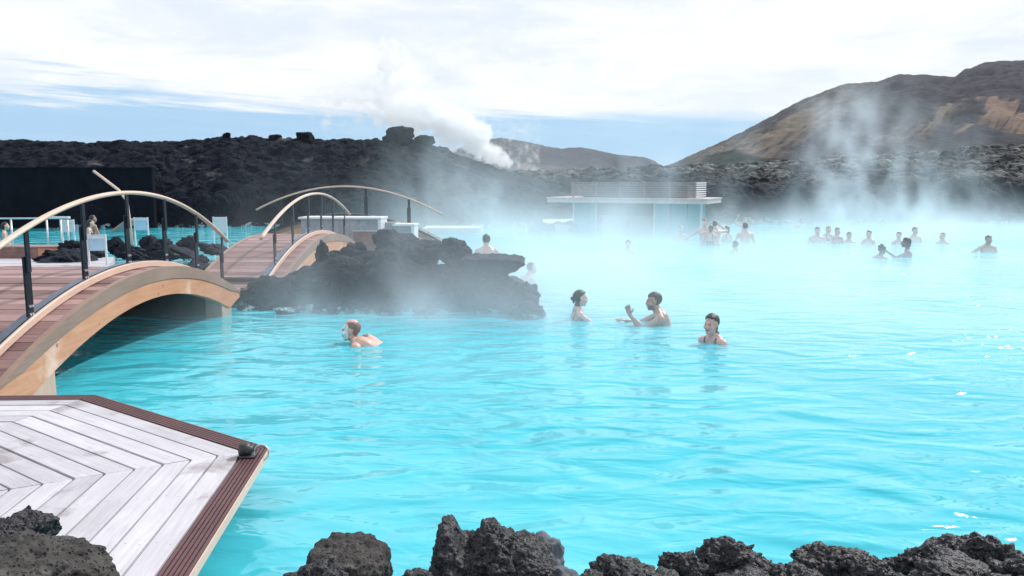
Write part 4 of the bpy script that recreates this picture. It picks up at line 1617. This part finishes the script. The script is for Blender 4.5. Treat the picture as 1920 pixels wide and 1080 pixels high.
person('woman with slicked-back dark brown hair and black straps, shoulders just above the water', 1338, 590, 10.3, None, 128, 'f', 'pink', 'brown', 'back', .08, .12, .0, vox=.008, wear='suit', detail=True, group=GP, shoulder_drop=.30, scale=1.06)
# --- middle distance
person('man seen from behind, bare back rising behind the flat lava ledge', 912, 440, 18.2, None, 6, 'm', 'fair', 'brown', 'short', .05, vox=.013, group=GP)
person('pale bather low in the mist at the tip of the lava ledge', 992, 494, 17.0, None, -60, 'm', 'fair', 'mid', 'cropped', .4, vox=.015, group=GP, armR=((.26, .26, .22), (.20, .5, .24)), shoulder_drop=.28)
person('bather almost lost in thick steam in front of the swim-up bar', 1178, 450, 23.5, None, 170, 'f', 'fair', 'mid', 'back', .1, vox=.016, group=GP)
person('dark-haired swimmer seen from behind, only head and shoulder tops above the water', 1380, 454, 23.9, None, 10, 'm', 'tan', 'black', 'short', .2, vox=.014, group=GP, shoulder_drop=.27)
person('dark-haired bather wrapped in steam by the right-hand glass of the bar', 1277, 424, 28.5, None, 160, 'm', 'tan', 'black', 'short', .05, vox=.016, group=GP)
person('tall man stretching an arm to the left in the group beside the bar', 1322, 411, 27.2, None, 150, 'm', 'fair', 'brown', 'short', .05, vox=.014, group=GP,
       armR=((.46, .04, .22), (.70, .08, .36)), scale=1.05)
person('pink-skinned bather with hands raised to the head and an elbow out beside the bar', 1341, 414, 26.7, None, 20, 'm', 'pink', 'mid', 'cropped', .08, vox=.014, group=GP,
       armR=((.44, .05, .02), (.16, .10, -.20), (0, 1, 0)), armL=((-.34, .16, .08), (-.1, .16, -.14)))
person('bather with dark hair standing close in front of the pink-skinned one', 1333, 422, 26.3, None, -30, 'f', 'pink', 'brown', 'back', .05, vox=.014, group=GP, wear='suit')
person('small dark-haired woman in a dark swimsuit between the pink pair and the broad man', 1364, 424, 28.0, None, 30, 'f', 'fair', 'brown', 'back', .05, vox=.014, wear='suit', group=GP)
person('broad man with short dark hair, bare back to the camera, water at his waist', 1398, 418, 27.4, None, -5, 'm', 'fair', 'brown', 'short', .05, vox=.013, group=GP, scale=1.06)
person('blond bather lifting both arms behind the broad man', 1397, 408, 34.0, None, 175, 'f', 'fair', 'blond', 'back', .05, vox=.016, group=GP, wear='suit',
       armL=((-.36, .05, -.06), (-.16, .05, -.26), (0, 1, 0)), armR=((.36, .05, -.06), (.30, .05, -.34), (0, 1, 0)))
person('pink bather bending over at the far lava shore', 1499, 411, 36.5, None, -100, 'm', 'pink', 'mid', 'cropped', .9, vox=.017, group=GP, shoulder_drop=.24)
# --- the row before the plumes of steam
person('dark-haired bather at the left end of the row of four before the steam plumes', 1533, 426, 27.6, None, 165, 'm', 'fair', 'brown', 'short', .05, vox=.015, group=GP)
person('fair bather second from the left in the row of four before the steam plumes', 1553, 424, 28.2, None, 190, 'f', 'pink', 'blond', 'back', .05, vox=.015, group=GP, wear='suit')
person('bather in a red swim top in the row of four before the steam plumes', 1570, 427, 27.0, None, 185, 'f', 'pink', 'mid', 'back', .05, vox=.014, wear='vest', wear_col='red', group=GP)
person('swimmer with dark hair, only the head above water, right of the red swim top', 1592, 435, 27.6, None, 170, 'm', 'tan', 'black', 'short', .1, vox=.015, group=GP)
person('pale bather veiled by steam between the row of four and the curly head', 1630, 432, 26.8, None, 140, 'f', 'fair', 'mid', 'bun', .1, vox=.016, group=GP)
person('swimmer with bushy curly dark hair facing the bather with the bobbed hair', 1652, 460, 21.9, None, -70, 'm', 'dark', 'black', 'curly', .2, vox=.012, group=GP, shoulder_drop=.30)
person('woman with a dark bob raising one hand from the water', 1703, 446, 22.2, None, 68, 'f', 'dark', 'black', 'bob', .12, vox=.011, group=GP, wear='suit',
       armL=((-.20, .25, .16), (-.22, .46, .02), (0, -1, .2), (0, .6, .8)), armR=((.22, .1, .28), (.18, .3, .4)), scale=1.12)
person('pale bather in steam just behind the raised hand', 1686, 435, 26.8, None, 150, 'f', 'fair', 'mid', 'back', .08, vox=.016, group=GP, wear='suit')
person('tall pale bather in steam rising behind the woman with the dark bob', 1715, 426, 27.6, None, 190, 'm', 'fair', 'mid', 'short', .05, vox=.016, group=GP)
person('faint bather in steam right of the dark bob', 1769, 438, 27.2, None, 120, 'm', 'fair', 'mid', 'cropped', .2, vox=.016, group=GP, shoulder_drop=.27)
person('man stretching one arm flat over the water at the right side of the lagoon', 1853, 442, 23.9, None, 178, 'm', 'tan', 'brown', 'short', .05, vox=.012, group=GP,
       armR=((.48, .04, .20), (.74, .06, .29), (0, 0, -1)), shoulder_drop=.30)
# --- the small pool at the left
person('dark-haired bather behind the orange bench at the left frame edge', 7, 417, 25.5, None, -60, 'f', 'fair', 'black', 'back', .05, vox=.014, wear='suit', group=GP)
person('dark-haired man of the pair in the small pool seen between the bridge posts', 172, 404, 28.5, None, -40, 'm', 'tan', 'black', 'short', .05, vox=.015, group=GP)
person('fair woman of the pair in the small pool leaning towards the man', 167, 412, 27.0, None, -70, 'f', 'fair', 'brown', 'back', .15, vox=.015, wear='suit', group=GP)


# ------------------------------------------------------------------ steam
def steam_material(name, aniso, col=(0.87, 0.94, 1.0)):
    m_ = bpy.data.materials.new(name)
    m_.use_nodes = True
    nt = m_.node_tree
    nt.nodes.clear()
    o_ = nt.nodes.new('ShaderNodeOutputMaterial')
    p_ = nt.nodes.new('ShaderNodeVolumePrincipled')
    nt.links.new(p_.outputs[0], o_.inputs['Volume'])
    p_.inputs['Color'].default_value = (*col, 1)
    p_.inputs['Anisotropy'].default_value = aniso
    p_.inputs['Density'].default_value = 1.0
    return m_


def steam_volume(name, lo, hi, vox, material, field):
    """a volume grid whose density is computed from a field of the position"""
    ng = bpy.data.node_groups.new(name, 'GeometryNodeTree')
    ng.interface.new_socket('Geometry', in_out='OUTPUT', socket_type='NodeSocketGeometry')
    out = ng.nodes.new('NodeGroupOutput')
    vc = ng.nodes.new('GeometryNodeVolumeCube')
    vc.inputs['Min'].default_value = lo
    vc.inputs['Max'].default_value = hi
    for i, a in enumerate('XYZ'):
        vc.inputs['Resolution ' + a].default_value = max(2, int((hi[i] - lo[i]) / vox[i]))
    e = NB(ng)
    pos = ng.nodes.new('GeometryNodeInputPosition').outputs[0]
    ng.links.new(field(e, pos), vc.inputs['Density'])
    sm = ng.nodes.new('GeometryNodeSetMaterial')
    sm.inputs['Material'].default_value = material
    ng.links.new(vc.outputs[0], sm.inputs[0])
    ng.links.new(sm.outputs[0], out.inputs[0])
    v = bpy.data.volumes.new(name)
    o = bpy.data.objects.new(name, v)
    C.objects.link(o)
    v.materials.append(material)
    o.modifiers.new('field', 'NODES').node_group = ng
    return o


def g2(e, x, y, cx, cy, rx, ry):
    a = e.div(e.sub(x, cx), rx)
    c = e.div(e.sub(y, cy), ry)
    return e.m('EXPONENT', e.mul(e.add(e.mul(a, a), e.mul(c, c)), -1.0))


def pool_steam(e, pos):
    x, y, z = e.sep(pos)
    wv = e.vadd(pos, e.vmul(e.vadd(e.noise(pos, 0.5, 3, 0.5, 0, True), (-.5, -.5, -.5)), (1.6, 1.6, 1.0)))
    nz = e.noise(e.vmul(wv, (0.42, 0.42, 0.55)), 1.0, 4, 0.6)
    nl = e.rng(nz, 0.36, 0.68, 0.0, 1.0)
    tot = None
    # low blankets: centre, radii, scale height, density
    for cx, cy, rx, ry, h, d in ((1.8, 15.5, 2.8, 4.0, .45, .48), (2.2, 20.5, 3.8, 5.0, .60, .36), (6.5, 17.5, 5.0, 6.0, .32, .28), (12.0, 23.0, 9.0, 7.0, .32, .24), (5.5, 11.5, 5.0, 3.0, .25, .26), (11.0, 14.5, 6.0, 5.0, .28, .20), (2.4, 28.2, 1.7, 1.5, 1.1, .30), (11.5, 28.0, 3.0, 2.0, .5, .14), (-1.6, 11.9, 3.0, 0.9, .52, .90), (.4, 12.6, 1.3, 1.3, .45, .55),
                                (3.8, 26.4, 2.6, 1.8, 1.05, .36), (-.6, 31.0, 3.4, 3.0, 1.7, .33), (-5.0, 33.0, 3.0, 2.0, 1.6, .10), (6.0, 30.0, 8.0, 5.0, .40, .11), (15.8, 32.5, 6.0, 4.5, .70, .42), (-3.6, 11.2, 1.4, 1.6, .45, .16), (24, 34, 6.0, 4.0, .5, .16), (5, 12.5, 5.0, 2.0, .25, .12)):
        f = e.mul(g2(e, x, y, cx, cy, rx, ry), e.mul(e.m('EXPONENT', e.mul(z, -1.0 / h)), d))
        tot = f if tot is None else e.add(tot, f)
    tot = e.mul(tot, e.add(e.mul(nl, 0.95), 0.10))
    # rising columns: foot, lean per metre, radius, growth, height, density
    wx, wy, wz = e.sep(wv)
    cols = None
    for cx, cy, lx, r0, gr, hgt, d in ((15.2, 37.0, -.10, .75, .10, 3.0, .55), (16.6, 37.2, -.16, .55, .16, 3.4, .40), (18.6, 37.0, -.14, .80, .12, 2.2, .55), (20.2, 37.2, .10, .6, .16, 1.5, .40), (22.0, 37.4, -.10, .7, .1, 1.2, .30),
                                       (13.4, 36.5, -.05, .6, .12, 1.5, .25), (3.4, 26.3, .02, .55, .10, 1.7, .30), (5.2, 26.8, .02, .5, .12, 2.0, .24), (7.2, 29.5, .25, .5, .12, 2.4, .20), (-.6, 30.5, -.35, 1.0, .25, 1.8, .20),
                                       (-2.4, 32.0, -.3, 1.2, .2, 1.5, .14), (11.3, 33.0, .05, .5, .14, .9, .2), (-1.2, 12.0, -.3, .5, .3, .7, .30), (-2.8, 12.2, -.2, .5, .3, .6, .30)):
        r = e.add(r0, e.mul(z, gr))
        a = e.div(e.sub(wx, e.add(cx, e.mul(z, lx))), r)
        c = e.div(e.sub(wy, cy), r)
        f = e.mul(e.m('EXPONENT', e.mul(e.add(e.mul(a, a), e.mul(c, c)), -1.0)), e.mul(e.m('EXPONENT', e.mul(z, -1.0 / hgt)), d * 2.0))
        cols = f if cols is None else e.add(cols, f)
    n2 = e.rng(e.noise(e.vmul(wv, (1.0, 1.0, 0.55)), 1.0, 5, 0.62), 0.42, 0.66, 0.0, 1.7)
    tot = e.add(tot, e.mul(cols, n2))
    top = e.rng(z, 5.5, 7.4, 1.0, 0.0)
    return e.m('MAXIMUM', e.sub(e.mul(tot, top), 0.004), 0.0)


st = steam_volume('steam', (-7.5, 8.6, 0.0), (29, 40.5, 7.6), (.19, .19, .19), steam_material('warm pool steam', 0.25), pool_steam)
tag(st, 'white steam drifting over the milky lagoon', 'steam', None, 'stuff')

PY = 800.0
puffs = [(953, 306, 7, 1.0), (940, 298, 12, 1.0), (922, 288, 16, 1.0), (903, 278, 17, 1.0), (893, 258, 24, 1.0), (912, 250, 12, 1.0), (870, 244, 24, 1.0), (848, 262, 18, 1.0), (840, 232, 26, 1.0), (815, 222, 26, .95), (806, 196, 18, .9), (786, 232, 22, .9),
         (775, 205, 24, .8), (752, 214, 28, .8), (728, 196, 26, .72), (712, 216, 20, .70), (744, 160, 26, .60), (742, 108, 24, .56), (735, 130, 24, .56), (690, 190, 24, .60), (678, 222, 12, .60), (655, 180, 22, .56), (634, 190, 16, .58), (624, 214, 12, .62), (617, 236, 8, .60)]


def plume(e, pos):
    x, y, z = e.sep(pos)
    n0 = e.vadd(e.noise(pos, 0.035, 4, 0.6, 0, True), (-.5, -.5, -.5))
    q = e.vadd(pos, e.vmul(n0, (16, 16, 16)))
    qx, qy, qz = e.sep(q)
    mx_ = None
    k = PY / F
    for a, c, r, w_ in puffs:
        X, Z, rr = (a - 960) * k, CAM_H + (340 - c) * k, r * k * 1.65
        dx, dy, dz_ = e.sub(qx, X), e.sub(qy, PY), e.sub(qz, Z)
        d2 = e.add(e.add(e.mul(dx, dx), e.mul(dy, dy)), e.mul(dz_, dz_))
        f = e.mul(e.m('MAXIMUM', e.sub(1.0, e.mul(d2, 1.0 / (rr * rr))), 0.0), w_)
        mx_ = f if mx_ is None else e.m('SMOOTH_MAX', mx_, f, 0.15)
    nn = e.noise(pos, 0.105, 6, 0.72, 0.25)
    f = e.add(e.mul(mx_, 0.78), e.mul(e.sub(nn, 0.5), 3.2))
    fade = e.rng(x, -140, -70, 0.5, 1.0)
    return e.mul(e.mul(e.rng(f, 0.28, 0.62, 0.0, 1.0, True), e.rng(mx_, 0.03, 0.28)), e.mul(fade, 0.20))


k = PY / F
pl_o = steam_volume('steam_plume', ((590 - 960) * k, PY - 26, 8), ((1010 - 960) * k, PY + 26, CAM_H + (340 - 62) * k), (1.25, 1.5, 1.25), steam_material('bright plume', 0.55, (0.975, 0.988, 1.0)), plume)
tag(pl_o, 'tall white steam plume billowing up behind the lava ridge', 'steam plume', None, 'stuff')

# thin blue air over the whole place
m_ = bpy.data.materials.new('thin air')
m_.use_nodes = True
nt = m_.node_tree
nt.nodes.clear()
o_ = nt.nodes.new('ShaderNodeOutputMaterial')
p_ = nt.nodes.new('ShaderNodeVolumePrincipled')
nt.links.new(p_.outputs[0], o_.inputs['Volume'])
p_.inputs['Color'].default_value = (0.86, 0.93, 1.0, 1)
p_.inputs['Density'].default_value = 0.00006
p_.inputs['Anisotropy'].default_value = 0.1
g = MB()
g.box(-4600, 4600, -400, 4400, -3, 520)
tag(g.build('haze', m_), kind='stuff')
